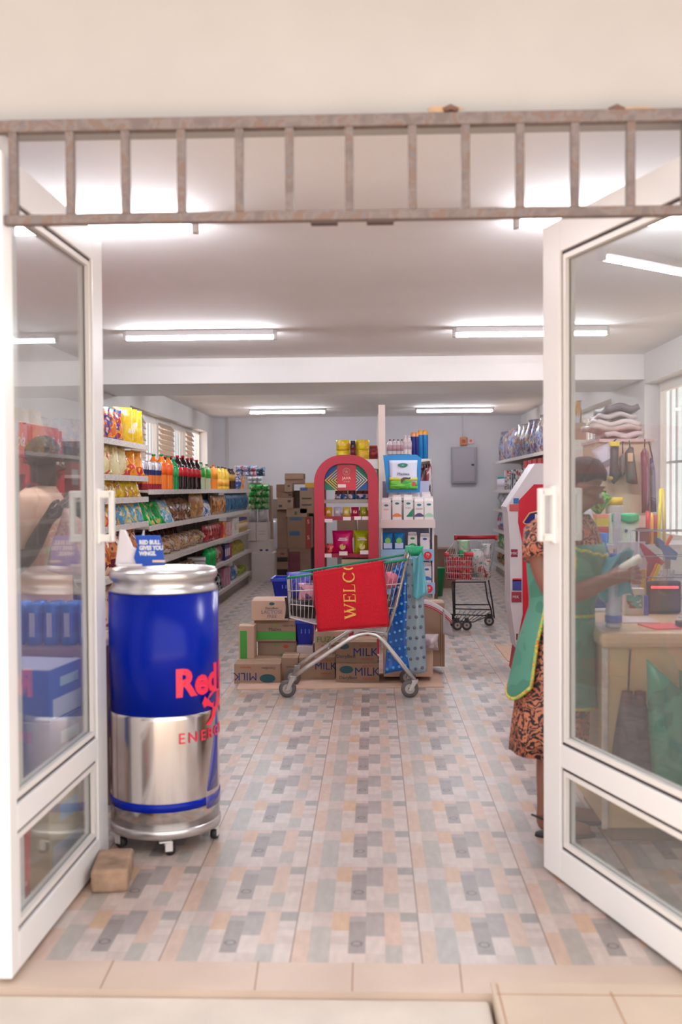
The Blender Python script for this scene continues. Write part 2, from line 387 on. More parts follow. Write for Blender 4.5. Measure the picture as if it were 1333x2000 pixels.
# ---- fluorescent battens on the ceiling
def lamp(strength):
    t = empty('tube_light', (0, 0, 0), 'x', 'ceiling light')
    g = G().bx(-.60, .60, -.044, .044, -.040, 0); g.obj('batten', M((235, 232, 236), .5), t, bevel=.003)
    for s in (-1, 1): G().bx(s*.60, s*.625, -.024, .024, -.075, 0).obj('end_cap', M((214, 208, 206), .5), t, bevel=.004)
    G().tube([(-.595, 0, -.060), (.595, 0, -.060)], .0145, n=12).obj('tube', M((243, 247, 255), .5, emit=strength), t)
    return t
rows = [(4.72, -1.45, 1.29, 'row nearest the doorway'), (8.07, -1.40, 1.27, 'row in front of the beams'), (12.2, -1.38, 1.30, 'row beyond the beams'), (15.95, -1.37, 1.30, 'row by the back wall')]
for i, (y, xa, xb, d) in enumerate(rows):
    L0 = lamp(TUBE[i])
    for j, x in enumerate((xa, xb)):
        o = L0 if j == 0 else copy_tree(L0)
        o.location = (x, y, CEIL); o['label'] = '%s white ceiling tube light, %s' % (('left', 'right')[j], d); o['group'] = 'ceiling tube lights'

# ---- entrance doors: white aluminium frames with glass
dm = M((238, 235, 234), .3, coat=.2); gask = M((58, 42, 48), .6); beadm = M((232, 226, 222), .35); hm = M((244, 242, 238), .3)
def door_leaf(name, hinge, far, zt, side):
    """hinge, far: 2d points of the leaf on the floor"""
    h = Vector(hinge); f = Vector(far); L = (h-f).length; ang = math.atan2(h.y-f.y, h.x-f.x)
    g = G(); z0 = .015; T = .05
    # local x: 0 at the free edge, L at the hinge; y: thickness
    st = .125; hs = .06 if side > 0 else .09; hp = .078
    g.bx(0, st, -T/2, T/2, z0, zt); g.bx(L-hs, L, -T/2, T/2, z0, zt)
    g.bx(st, L-hs, -T/2, T/2, zt-.115, zt); g.bx(st, L-hs, -T/2, T/2, z0, .125); g.bx(st, L-hs, -T/2, T/2, .425, .505)
    d = g.obj(name, dm, bevel=.003); d['kind'] = 'structure'; d.location = (f.x, f.y, 0); d.rotation_euler.z = ang
    x0, x1 = st, L-hs
    for (za, zb) in ((.125, .425), (.505, zt-.115)):
        g = G()
        for a, b, c, e in ((x0, x0+.012, za, zb), (x1-.012, x1, za, zb), (x0, x1, za, za+.012), (x0, x1, zb-.012, zb)): g.bx(a, b, -.014, .014, c, e)
        g.obj('gasket', gask, d)
        g = G()
        for s_ in (-1, 1):
            for a, b, c, e in ((x0+.012, x0+.03, za+.012, zb-.012), (x1-.03, x1-.012, za+.012, zb-.012), (x0+.03, x1-.03, za+.012, za+.03), (x0+.03, x1-.03, zb-.03, zb-.012)): g.bx(a, b, s_*.004, s_*.019, c, e)
        g.obj('glazing_bead', beadm, d)
        G().bx(x0+.005, x1-.005, -.0025, .0025, za+.005, zb-.005).obj('pane', pane, d)
    for s_ in (-1, 1):
        g = G(); pts = [(.06, s_*.02, 1.235), (.06, s_*.105, 1.235), (.06, s_*.105, 1.43), (.06, s_*.02, 1.43)]
        g.box((hp, s_*.05, 1.25), (.03, .06, .028)); g.box((hp, s_*.05, 1.415), (.03, .06, .028)); g.box((hp, s_*.075, 1.332), (.03, .02, .193)); g.box((hp, s_*.029, 1.332), (.036, .01, .21))
        g.obj('door_handle', hm, d, bevel=.005)
    for z in (.25, 1.2, 2.1): G().tube([(L, -T/2-.01, z-.05), (L, -T/2-.01, z+.05)], .011).obj('hinge', M((225, 220, 216), .4, .3), d)
    return d
d1 = door_leaf('door_1', (-1.080, 2.82), (-1.060, 3.80), 2.40, 1)
d2 = door_leaf('door_2', (.972, 2.76), (.652, 3.715), 2.385, -1)
g = G().bx(-1.14, -1.085, 2.86, 3.02, 0, 2.485).bx(1.0, 1.05, 2.86, 3.02, 0, 2.485)
struct('trim_door_jamb', g, dm, bevel=.003)

# ---- security grille over the doorway
rust = PM([(98, 84, 81), (104, 91, 88), (112, 99, 96), (108, 86, 76), (103, 94, 94)], 22, .5, 2.0, bump=.1)
gr = empty('window_grille', (0, 2.85, 2.2), 'rusty grey steel bar grille fixed across the top of the doorway', 'grille')
zt0 = at(20, 252, 2.85); ZT = at(666, 238, 2.85).z; ZB = at(666, 422, 2.85).z
G().box((0, 0, ZT-2.2), (3.0, .03, .034)).obj('rail', rust, gr, bevel=.002)
G().box((0, 0, ZB-2.2), (3.0, .03, .027)).obj('rail', rust, gr, bevel=.002)
for px in (-85, 27, 138, 246, 355, 468, 566, 683, 806, 910, 1016, 1123, 1232, 1340, 1440):
    p = at(px, 330, 2.85); G().box((p.x, 0, (ZT+ZB)/2-2.2), (.024, .024, ZT-ZB-.028)).obj('bar', rust, gr, bevel=.002)
for px in (634, 743):
    p = at(px, 434, 2.85); g = G(); g.box((p.x, 0, ZB-2.2-.0185), (.076, .030, .010)); g.obj('slot_bracket', M((70, 52, 48), .7), gr)
for px in (880, 1203):
    p = at(px, 219, 2.86); g = G().tube([(p.x-.02, 0, p.z-2.2), (p.x, -.006, p.z-2.2+.008), (p.x+.02, 0, p.z-2.2)], .009).box((p.x, .02, p.z-2.2-.004), (.03, .04, .02)); g.obj('wall_lug', M((104, 74, 64), .7), gr)
# rust stains on the lintel (a mark with its own shape)
def stain(x, z, w, h, nm):
    g = G(); n = 18; pts = []
    rn = random.Random(int(x*100))
    for k in range(n):
        a = 2*math.pi*k/n; q = 1+.22*rn.uniform(-1, 1); pts.append((x+w*q*math.cos(a), z+h*q*math.sin(a)))
    g.prism(pts, 2.8988, 2.90); struct(nm, g, M((196, 160, 128), .85, noise=.10, ns=20))
p = at(868, 214, 2.9); stain(p.x, p.z, .05, .010, 'trim_rust_stain'); p = at(1240, 214, 2.9); stain(p.x, p.z, .07, .008, 'trim_rust_stain')

# ---- the drinks cooler shaped like a can
steel = M((226, 220, 218), .16, 1.0); canblue = M((0, 32, 160), .22, spec=.22); canred = M((244, 54, 84), .35); alu = M((222, 218, 218), .28, .9)
cc = fl(321, 1640); CCX, CCY = -.861, 4.04
ck = empty('drinks_cooler', (CCX, CCY, 0), 'blue and silver drinks cooler shaped like a big energy drink can on castors', 'cooler')
RR = .221
g = G().lathe([(.19, .060), (RR+.004, .066), (RR+.004, .092), (RR, .10)], 48); g.obj('base_ring', alu, ck)
mis = [0, 0, 0, 1, 1]
G().lathe([(RR, .10), (RR, .20), (RR, .53), (RR, .55)], 96).obj('silver_body', steel, ck)
G().lathe([(RR+.0012, .548), (RR+.0012, 1.02)], 96).obj('blue_body', canblue, ck)
G().lathe([(RR-.004, 1.02), (RR-.001, 1.03), (RR-.012, 1.045), (RR-.018, 1.06), (RR-.006, 1.075), (RR-.002, 1.085), (RR-.002, 1.10), (RR-.012, 1.112), (RR-.03, 1.108), (RR-.035, 1.095)], 72).obj('lid', alu, ck)
G().tube([(.03, -RR+.05, 1.105), (.14, -RR+.085, 1.105)], .008).obj('lid_handle', M((210, 205, 205), .3), ck)
def wrapband(a0, a1, z0, z1, n=24, o=.0022):
    g = G(); vs = []
    for k in range(n+1):
        a = a0+(a1-a0)*k/n
        for r in (RR-.002, RR+o):
            for z in (z0(k/n) if callable(z0) else z0, z1(k/n) if callable(z1) else z1): vs.append((r*math.cos(a), r*math.sin(a), z))
    fs = []
    for k in range(n):
        a = 4*k; b = a+4
        fs += [(a+2, b+2, b+3, a+3), (a+1, a+3, b+3, b+1), (a, b, b+2, a+2)]
    fs += [(0, 2, 3, 1), (4*n, 4*n+1, 4*n+3, 4*n+2)]
    return g.add(vs, fs, 0, True)
# angle: -pi/2 faces the street
wrapband(R(-165), R(-32), .172, .205).obj('stripe', canblue, ck)
wrapband(R(-30), R(-8), lambda t: .225, lambda t: .24+.31*t).obj('stripe', M((58, 62, 150), .2, coat=.5), ck)
wrapband(R(-30), R(40), .155, .205).obj('stripe', M((58, 62, 150), .2, coat=.5), ck)
wrapband(R(160), R(196), lambda t: .43, lambda t: .55).obj('stripe', canblue, ck)
def bend_can(c0):
    def f(x, y, z):
        a = c0+x/RR
        return ((RR+.003+z)*math.cos(a), (RR+.003+z)*math.sin(a), y)
    return f
t = t0 = text('Red', .105, canred, ck, (0, 0, .67), (0, 0, 0), bold=.006, bend=bend_can(R(-68)), align='LEFT', depth=.0015, sx=.95); text('Bull', .105, canred, ck, (0, 0, .67), (0, 0, 0), bold=.006, bend=bend_can(R(-68)+.25/RR), align='LEFT', depth=.0015, sx=.95)
t = text('ENERGY', .042, canred, ck, (0, 0, .455), (0, 0, 0), bend=bend_can(R(-65)), align='LEFT', depth=.0012, spacing=1.35); text('DRINK', .042, canred, ck, (0, 0, .455), (0, 0, 0), bend=bend_can(R(-65)+.33/RR), align='LEFT', depth=.0012, spacing=1.35)
# bull emblem, charging
bull = [(-.115, .02), (-.10, .045), (-.085, .03), (-.07, .05), (-.03, .062), (.01, .055), (.05, .05), (.075, .03), (.10, .055), (.094, .02), (.08, .0), (.085, -.03), (.115, -.055), (.095, -.06), (.062, -.03), (.03, -.01), (-.01, -.015), (-.03, -.045), (-.07, -.075), (-.095, -.07), (-.06, -.045), (-.05, -.01), (-.085, .005), (-.105, -.0)]
g = G(); n = len(bull); bf = bend_can(R(-36)+.11/RR)
g.add([bf(x, y, 0) for x, y in bull]+[bf(x, y, .0018) for x, y in bull], [tuple(range(n-1, -1, -1)), tuple(range(n, 2*n))]+[(i, (i+1) % n, n+(i+1) % n, n+i) for i in range(n)])
o = g.obj('emblem', canred, ck, loc=(0, 0, .565))
def castor(parent, x, y, z, rz, r=.022):
    g = G(); mt = Matrix.Translation((x, y, z)) @ Matrix.Rotation(rz, 4, 'Z')
    g.box((0, 0, .012), (.045, .045, .006), 0, mt); g.box((.016, .016, -.008), (.03, .004, .04), 0, mt); g.box((.016, -.016, -.008), (.03, .004, .04), 0, mt)
    f = g.obj('castor', M((232, 226, 224), .35, .3), parent, bevel=.002)
    g = G(); p0 = mt @ Vector((.022, -.013, -.022)); p1 = mt @ Vector((.022, .013, -.022)); g.tube([p0, p1], r, n=18); g.obj('wheel', M((52, 46, 50), .5), f)
    return f
for a, rz in ((-80, 20), (-8, 80), (-150, -35), (100, 10), (170, 60)):
    castor(ck, (RR-.02)*math.cos(R(a)), (RR-.02)*math.sin(R(a)), .045, R(rz))
# flyer rack clipped on the lid
pr = empty('sign_holder', at(282, 1098, 3.93), 'white and blue advertising sign standing on the lid of the can shaped cooler', 'sign')
g = G(); g.prism([(-.115, -.01), (-.095, .13), (-.075, .13), (-.045, .06), (-.02, .05), (.0, .13), (.0, -.01)], -.012, .012); g.bx(-.10, .0, -.05, .03, -.014, -.004); g.obj('bracket', M((238, 232, 236), .35), pr, bevel=.003)
sg = G(); sg.prism([(-.022, -.015), (-.035, .02), (-.02, .07), (-.03, .108), (.072, .108), (.09, -.01)], -.03, -.024); sg.obj('sign_panel', M((0, 78, 188), .3), pr, bevel=.002)
for i, s_ in enumerate(('RED BULL', 'GIVES YOU', 'WINGS.')): text(s_, .016, M((236, 238, 244), .4), pr, (-.012, -.0315, .08-.022*i), bold=.0012, align='LEFT', sx=.85)
G().box((.065, -.031, .006), (.05, .003, .009)).obj('price_tag', M((240, 214, 190), .5), pr)
# the stone that props the left door
b0 = fl(160, 1748); g = G(); mt = Matrix.Translation((-.96, 3.58, .042)) @ Matrix.Rotation(R(8), 4, 'Z'); g.box((0, 0, 0), (.13, .22, .084), 0, mt)
tag(g.obj('stone_block', M((170, 138, 116), .9, noise=.18, ns=14, bump=.6), bevel=.012), 'rough brown stone block on the floor propping the left glass door open', 'stone')
# ================================================================ BACK OF THE SHOP
shelfm = M((214, 206, 200), .45); lipm = PM([(206, 196, 190), (226, 216, 210), (198, 186, 178), (232, 224, 220)], 30, .4, 3.0, bump=.02); panm = M((178, 166, 158), .6)
def gondola(name, label, X0, X1, Y0, Y1, levels, face, panel_top, posts=None, back=True):
    """wall shelving along y; face=+1: goods face +x. X0 front, X1 back"""
    t = empty(name, ((X0+X1)/2, Y0, 0), label, 'shelving'); ox, oy = (X0+X1)/2, Y0
    if back:
        g = G(); g.bx(X1-ox-.01, X1-ox+.01, 0, Y1-Y0, .02, panel_top)
        g.obj('back_panel', panm, t)
    n = max(1, round((Y1-Y0)/.95))
    for k in range(n+1):
        y = (Y1-Y0)*k/n; G().bx(X1-ox-.02, X1-ox+.035*face, y-.02, y+.02, 0, panel_top).obj('upright', shelfm, t, bevel=.003)
    for z in levels:
        g = G().bx(X0-ox, X1-ox, .005, Y1-Y0-.005, z-.022, z); s = g.obj('shelf', shelfm, t)
        G().bx(X0-ox, X0-ox+.012*face, .0, Y1-Y0, z-.038, z+.006).obj('price_rail', lipm, s)
        for k in range(n+1):
            y = (Y1-Y0)*k/n; y = min(max(y, .01), Y1-Y0-.01); G().prism([(X1-ox, z-.022), (X1-ox+face*.12, z-.022), (X1-ox, z-.055)], y-.004, y+.004).obj('bracket', shelfm, s)
    G().bx(X0-ox-.04*face, X1-ox, 0, Y1-Y0, 0, .12).obj('plinth', M((150, 140, 134), .6), t)
    return t
gondola('long_shelving', 'long run of cream metal shelves under the left windows, loaded with drinks and groceries', -1.90, -2.42, 8.34, 15.3, [.17, .51, .81, 1.12, 1.43], 1, 1.41)
gondola('snack_shelving', 'nearer taller shelving unit of snack packets just past the left glass door', -1.90, -2.42, 6.95, 8.30, [.40, .80, 1.166, 1.37, 1.54, 1.80], 1, 1.84)
gondola('right_wall_shelving', 'cream metal shelves along the right wall holding nappies and toiletries', 2.07, 2.58, 10.6, 17.2, [.16, .42, .73, 1.08, 1.40, 1.87], -1, 2.0)
gondola('centre_shelving_left_face', 'left face of the central aisle shelving behind the red arched stand', -.36, .06, 9.75, 14.6, [.17, .55, .95, 1.33, 1.73], -1, 2.05) if False else None
t = empty('aisle_shelving', (.085, 9.7, 0), 'double sided central shelving with tall cream posts behind the two promotional stands', 'shelving')
for k in range(5): G().bx(-.033, .033, 1.2*k-.03+.03, 1.2*k+.06, 0, 2.245).obj('upright', M((226, 206, 194), .5), t, bevel=.004)
G().bx(-.012, .012, .05, 4.85, .1, 1.72).obj('back_panel', panm, t)
for z in (.17, .55, .95, 1.33, 1.72):
    for s_ in (-1, 1):
        s = G().bx(s_*.03, s_*.47, .05, 4.85, z-.022, z).obj('shelf', shelfm, t)
        G().bx(s_*.47, s_*.482, .05, 4.85, z-.045, z+.006).obj('price_rail', lipm, s)
        G().prism([(s_*.03, z-.022), (s_*.44, z-.022), (s_*.03, z-.10)], .02, .05).obj('bracket', shelfm, s)
# ---- product prototypes
def bottle_proto(kind, liquid, labelc, cap, h=.33, r=.05, lz=(.42, .72), liquid_m=None):
    lm = liquid_m or M(liquid, .12, coat=.5)
    g = G().lathe([(r*.82, 0), (r, .02*h), (r, .1*h), (r*.94, .3*h), (r, .42*h), (r, .7*h), (r*.8, .80*h), (r*.42, .89*h), (r*.28, .92*h), (r*.28, .95*h)], 14)
    o = g.obj(kind, lm)
    G().lathe([(r*1.015, lz[0]*h), (r*1.02, lz[1]*h)], 14).obj('label', labelc if isinstance(labelc, bpy.types.Material) else M(labelc, .4), o)
    G().lathe([(r*.36, .945*h), (r*.36, h)], 12).obj('cap', M(cap, .4), o)
    return o
def jar_proto(kind, body, lid, labelc, h=.12, r=.045):
    o = G().lathe([(r*.9, 0), (r, .05*h), (r, .78*h), (r*.85, .84*h)], 14).obj(kind, body)
    G().lathe([(r*1.01, .2*h), (r*1.01, .65*h)], 14).obj('label', labelc, o); G().lathe([(r*.92, .83*h), (r*.92, h)], 14).obj('lid', lid, o)
    return o
def can_proto(kind, mats, h=.17, r=.033, zs=(0, .3, .62, 1)):
    prof = [(r*.86, 0)]; mis = []
    g = G(); 
    pr = [(r*.86, 0), (r, .04*h)] + [(r, z*h) for z in zs[1:-1]] + [(r, .93*h), (r*.84, h)]
    mis = [0] + list(range(len(zs)-1)) + [len(zs)-2]
    return g.lathe(pr, 14, mis=[min(m, len(mats)-1) for m in mis][:len(pr)-1]).obj(kind, mats)
def bag_proto(kind, mat, w=.2, h=.26, d=.08, seed=1, crimp=None):
    return G().pillow(w, h, d, 0, seed=seed, mi2=1 if crimp else None).obj(kind, [mat, crimp] if crimp else mat)
def box_proto(kind, mats, w, h, d):
    o = G().box((0, 0, h/2), (w, d, h)).obj(kind, mats[0], bevel=.002)
    if len(mats) > 1: G().box((0, -d/2-.001, h*.5), (w*.8, .002, h*.5)).obj('label', mats[1], o)
    return o
def loaf_proto(kind, mat, w=.11, h=.12, l=.28, seed=0):
    g = G(); rn = random.Random(seed); secs = []
    for i in range(9):
        v = i/8; q = .35+.65*min(1, math.sin(math.pi*min(v*1.1, 1))**.4 if v < .9 else .15); secs.append((0, 0, v*l, w/2*q*(1+.05*rn.uniform(-1, 1)), h/2*q))
    return g.loft(secs, 12).obj(kind, mat)
def series(proto, label, cat, group, spots):
    """spots: (x, y, z, rotz[, tilt_x, tilt_y[, scale]]); proto goes to the first spot, copies to the rest"""
    tag(proto, label, cat, group); out = []
    for i, s in enumerate(spots):
        o = proto if i == 0 else copy_tree(proto)
        o.location = s[:3]; o.rotation_euler = ((s[4] if len(s) > 4 else 0), (s[5] if len(s) > 5 else 0), s[3])
        if len(s) > 6: o.scale = (s[6],)*3
        out.append(o)
    return out
rr = random.Random(3)
def along(Y0, Y1, step, x, z, rz=R(90), jx=.01, jr=.1, tilt=0, rows=None, tz=0, sc=.04):
    out = []; y = Y0; k = 0
    while y <= Y1+1e-6:
        xx = x if not rows else rows[k % len(rows)]
        out.append((xx+rr.uniform(-jx, jx), y+rr.uniform(-.2, .2)*step*.4, z, rz+rr.uniform(-jr, jr), tilt+(rr.uniform(-.04, .04) if tilt else 0), tz, 1+rr.uniform(-sc, sc))); y += step; k += 1
    return out
NL = 'on the long left shelving'
# ---- top shelf of the long shelving (z 1.43): drinks; rotz 90deg turns the front to +x ... packets' faces are +-y so use rz
T = 1.431
series(can_proto('energy_drink_bottle', [M((150, 34, 44), .3, .3), M((224, 120, 48), .3, .3), M((30, 34, 90), .3, .3), M((200, 196, 204), .25, .8)], .25, .036, (0, .22, .52, .7, 1)), 'slim bottle banded red, orange, navy and silver at the near end of the drinks shelf', 'drink', 'banded energy drinks', [(-1.96-.085*(k % 3 == 2), 8.40+.085*k, T, 0) for k in range(9)])
series(bottle_proto('orange_soda_bottle', (236, 120, 26), (240, 96, 22), (0, 150, 92)), 'orange soda bottle with a green cap, between the banded drinks and the cola bottles', 'bottle', 'orange sodas', along(9.18, 9.50, .15, -1.97, T, rows=[-1.96, -2.07]))
series(bottle_proto('green_soda_bottle', (16, 150, 74), (40, 170, 90), (0, 150, 92), .30), 'green soda bottle standing next to the orange sodas on the drinks shelf', 'bottle', 'green sodas', along(9.60, 9.75, .14, -1.97, T))
series(bottle_proto('cola_bottle', (36, 12, 14), (206, 30, 44), (204, 26, 40), .34, lz=(.40, .66)), 'dark cola bottle with red label and red cap on the drinks shelf', 'bottle', 'cola bottles', along(9.90, 11.1, .13, -1.97, T, rows=[-1.96, -2.10]))
series(bottle_proto('citrus_drink_bottle', (214, 226, 190), (60, 180, 70), (30, 140, 60), .31, lz=(.45, .8)), 'pale citrus drink bottle with bright green label, just past the colas', 'bottle', 'citrus drinks', along(11.25, 12.1, .22, -1.97, T, rows=[-1.96, -2.08]))
series(bottle_proto('squash_bottle', (240, 140, 40), (248, 160, 50), (230, 110, 40), .30, lz=(.40, .85)), 'orange squash bottle with orange label and orange cap past the colas', 'bottle', 'orange squashes', along(11.36, 12.4, .22, -2.0, T, rows=[-1.97, -2.09]))
series(bottle_proto('juice_bottle', (240, 190, 50), (232, 170, 60), (60, 60, 50), .29, lz=(.15, .45)), 'yellow juice bottle on the far half of the drinks shelf', 'bottle', 'yellow juices', along(12.5, 13.4, .16, -1.97, T, rows=[-1.96, -2.07]))
series(bottle_proto('dark_sauce_bottle', (60, 34, 22), (196, 150, 60), (40, 30, 28), .29), 'dark brown bottle leaning among the yellow juices on the drinks shelf', 'bottle', 'dark bottles', along(13.5, 13.8, .15, -1.97, T))
series(box_proto('biscuit_box', [PM([(206, 128, 60), (226, 160, 90), (180, 90, 50), (240, 226, 210)], 14, .4, 5)], .12, .19, .09), 'orange and tan box at the far end of the drinks shelf', 'box', 'tan boxes', along(14.0, 15.1, .2, -2.0, T))
series(bag_proto('milk_powder_packet', PM([(232, 226, 222), (50, 90, 170), (220, 214, 220)], 16, .3, 8), .14, .20, .07, 4), 'white packet printed with blue, standing before the tan boxes on the drinks shelf', 'packet', 'blue and white packets', along(13.9, 14.2, .25, -1.93, T))
# ---- second shelf (z 1.12)
T = 1.121
series(bag_proto('spinach_green_packet', PM([(20, 170, 70), (10, 140, 60), (40, 190, 90), (226, 190, 110)], 12, .22, 1), .22, .24, .09, 5), 'bright green glossy packet leaning back on the second shelf down', 'packet', 'green packets', [(-1.98-.02*k % .05, 8.52+.2*k, T, R(60), R(-30), 0) for k in range(4)])
series(bag_proto('blue_packet', PM([(150, 190, 214), (110, 170, 200), (214, 226, 232), (226, 200, 120)], 12, .25, 2), .22, .25, .09, 6), 'pale blue packet leaning back beside the green packets', 'packet', 'pale blue packets', [(-1.99, 9.32+.2*k, T, R(60), R(-30), 0) for k in range(2)])
series(bag_proto('brown_bread_bag', PM([(120, 78, 56), (150, 102, 74), (92, 56, 40), (196, 170, 150)], 10, .2, 3), .17, .26, .12, 7), 'clear bag of brown bread slices leaning on the second shelf down', 'bread', 'brown bread bags', [(-1.99, 9.72+.17*k, T, R(65), R(-24), 0) for k in range(6)])
series(bag_proto('tan_flour_packet', PM([(190, 140, 92), (206, 160, 106), (170, 116, 76), (216, 190, 70)], 8, .4, 3), .18, .27, .10, 8), 'tan paper packet upright beyond the brown bread bags', 'packet', 'tan packets', [(-1.98, 10.8+.19*k, T, R(75), 0, 0) for k in range(3)])
series(bag_proto('white_flour_packet', PM([(214, 206, 204), (60, 110, 190), (226, 220, 214), (190, 186, 196)], 8, .4, 9), .18, .20, .10, 8), 'white and blue packet lying back beyond the tan packets', 'packet', 'white and blue packets', [(-1.98, 11.4+.2*k, T, R(70), R(-18), 0) for k in range(3)])
series(bag_proto('biscuit_packet', PM([(196, 120, 60), (60, 34, 26), (226, 160, 80), (120, 66, 40)], 9, .3, 6, stretch=(6, 6, .3)), .15, .24, .08, 9), 'narrow brown and orange striped packet on the second shelf down', 'packet', 'striped brown packets', [(-1.96, 12.02+.17*k, T, R(80), 0, 0) for k in range(6)])
series(bag_proto('navy_packet', PM([(34, 56, 104), (24, 84, 120), (60, 120, 156), (20, 34, 76)], 9, .25, 7, stretch=(5, 5, .4)), .17, .26, .09, 10), 'dark blue packet on the far end of the second shelf down', 'packet', 'navy packets', [(-1.96, 13.15+.18*k, T, R(85), 0, 0) for k in range(12)])
# ---- third shelf (z .81)
T = .811
series(bag_proto('bread_roll_bag', PM([(196, 140, 90), (216, 176, 130), (160, 104, 70), (224, 206, 196), (200, 170, 60)], 11, .18, 4), .24, .17, .15, 11), 'clear bag of golden bread rolls heaped on the third shelf down', 'bread', 'bread roll bags', [(-2.02, 8.6+.23*k, T, R(70+20*(k % 2)), R(-14), 0) for k in range(13)])
series(loaf_proto('wrapped_loaf', PM([(90, 44, 34), (120, 60, 44), (70, 32, 30), (150, 90, 60)], 14, .25, 4), .14, .11, .22, 2), 'dark brown wrapped loaf standing behind the bread rolls', 'bread', 'dark wrapped loaves', [(-2.22, 8.6+.24*k, T, R(90), 0, 0) for k in range(11)])
series(bag_proto('red_packet', PM([(176, 40, 50), (206, 60, 60), (140, 26, 40), (226, 180, 150)], 9, .3, 5), .17, .20, .08, 12), 'crimson packet on the third shelf down, right after the bread rolls', 'packet', 'crimson packets', [(-1.98, 11.62+.185*k, T, R(75), 0, 0) for k in range(6)])
series(box_proto('tea_box', [PM([(226, 190, 50), (206, 60, 60), (232, 206, 90)], 8, .4, 2)], .10, .21, .09), 'tall yellow box between the crimson packets and the pink boxes', 'box', 'yellow boxes', [(-1.96, 12.68+.13*k, T, R(90)) for k in range(2)])
series(box_proto('pink_box', [PM([(206, 120, 130), (226, 190, 186), (190, 60, 70)], 10, .4, 3)], .11, .19, .08), 'pink and cream box on the third shelf down', 'box', 'pink boxes', [(-1.96, 12.98+.13*k, T, R(90)) for k in range(4)])
series(box_proto('lime_top_carton', [M((222, 216, 208), .5), PM([(120, 200, 60), (222, 210, 200), (190, 120, 60)], 12, .4, 6)], .12, .23, .09), 'white carton with a lime green panel on the third shelf down', 'box', 'lime printed cartons', [(-1.96, 13.6+.14*k, T, R(90)) for k in range(4)])
series(jar_proto('spice_jar', M((196, 156, 96), .3), M((80, 60, 140), .4), M((214, 190, 150), .5), .20, .05), 'tan jar with violet lid at the far end of the third shelf down', 'jar', 'violet lidded jars', [(-1.97, 14.25+.14*k, T, 0) for k in range(7)])
# ---- fourth shelf (z .51)
T = .511
series(bag_proto('bun_bag', PM([(150, 110, 84), (190, 150, 120), (120, 84, 66), (214, 200, 194)], 10, .2, 8), .24, .16, .14, 13), 'clear bag of brown buns on the fourth shelf down, just above the cooler lid', 'bread', 'bun bags', [(-2.0, 9.6+.24*k, T, R(80), R(-12), 0) for k in range(6)])
for k in range(4):
    series(box_proto('flat_white_pack', [M((214, 208, 206), .4)], .22, .035, .2), 'flat white pack on the fourth shelf down, %s of the little stack' % ('lowest', 'second', 'third', 'top')[k], 'packet', None, [(-2.0, 11.15, T+.042*k, R(90+4*k))])
series(bottle_proto('green_cleaner_bottle', (20, 176, 84), (30, 196, 96), (20, 150, 70), .26, .05), 'vivid green cleaner bottle on the fourth shelf down', 'bottle', 'green cleaners', [(-1.95, 11.5+.14*k, T, 0) for k in range(4)])
series(bag_proto('brown_packet', PM([(96, 44, 40), (150, 84, 70), (206, 180, 170)], 10, .3, 5), .14, .21, .08, 15), 'brown and cream packet on the fourth shelf down', 'packet', 'brown and cream packets', [(-1.97, 12.12+.17*k, T, R(80), 0, 0) for k in range(4)])
series(box_proto('navy_box', [M((30, 36, 100), .4), M((220, 214, 220), .4)], .13, .20, .10), 'navy box with a white panel on the fourth shelf down', 'box', 'navy boxes', [(-1.97, 12.85+.15*k, T, R(90)) for k in range(3)])
series(box_proto('red_carton', [M((166, 40, 52), .4)], .11, .19, .08), 'plain dark red carton beside the navy boxes', 'box', 'dark red cartons', [(-1.97, 13.3+.13*k, T, R(90)) for k in range(2)])
series(bag_proto('yellow_noodle_packet', PM([(206, 186, 70), (186, 160, 50), (120, 130, 60)], 12, .3, 6), .20, .18, .10, 16), 'yellow noodle packet at the far end of the fourth shelf down', 'packet', 'yellow noodle packets', [(-1.97, 13.6+.21*k, T, R(80), R(-20), 0) for k in range(7)])
# ---- bottom shelf (z .17)
T = .171
series(bag_proto('black_silver_packet', PM([(30, 30, 36), (190, 196, 204), (60, 64, 72), (120, 130, 136)], 10, .25, 3), .18, .26, .09, 17), 'black and silver packet leaning on the bottom shelf', 'packet', 'black and silver packets', [(-1.96, 11.9+.19*k, T, R(65), R(-14), 0) for k in range(4)])
series(box_proto('mixed_print_box', [PM([(150, 140, 136), (196, 120, 150), (170, 160, 150)], 9, .5, 3)], .15, .24, .12), 'grey box with a pink print on the bottom shelf', 'box', 'grey and pink boxes', [(-1.98, 12.75+.2*k, T, R(90)) for k in range(3)])
series(bag_proto('blue_wash_packet', PM([(40, 90, 160), (90, 130, 180), (206, 206, 214)], 10, .3, 7), .16, .19, .08, 18), 'mid blue packet on the bottom shelf', 'packet', 'mid blue packets', [(-1.98, 13.5+.19*k, T, R(80), 0, 0) for k in range(4)])
series(bag_proto('lime_packet', PM([(180, 186, 60), (150, 170, 50), (206, 200, 90)], 10, .3, 9), .2, .13, .12, 19), 'lime yellow packet at the far end of the bottom shelf', 'packet', 'lime packets', [(-1.98, 14.45+.22*k, T, R(80), R(-25), 0) for k in range(4)])
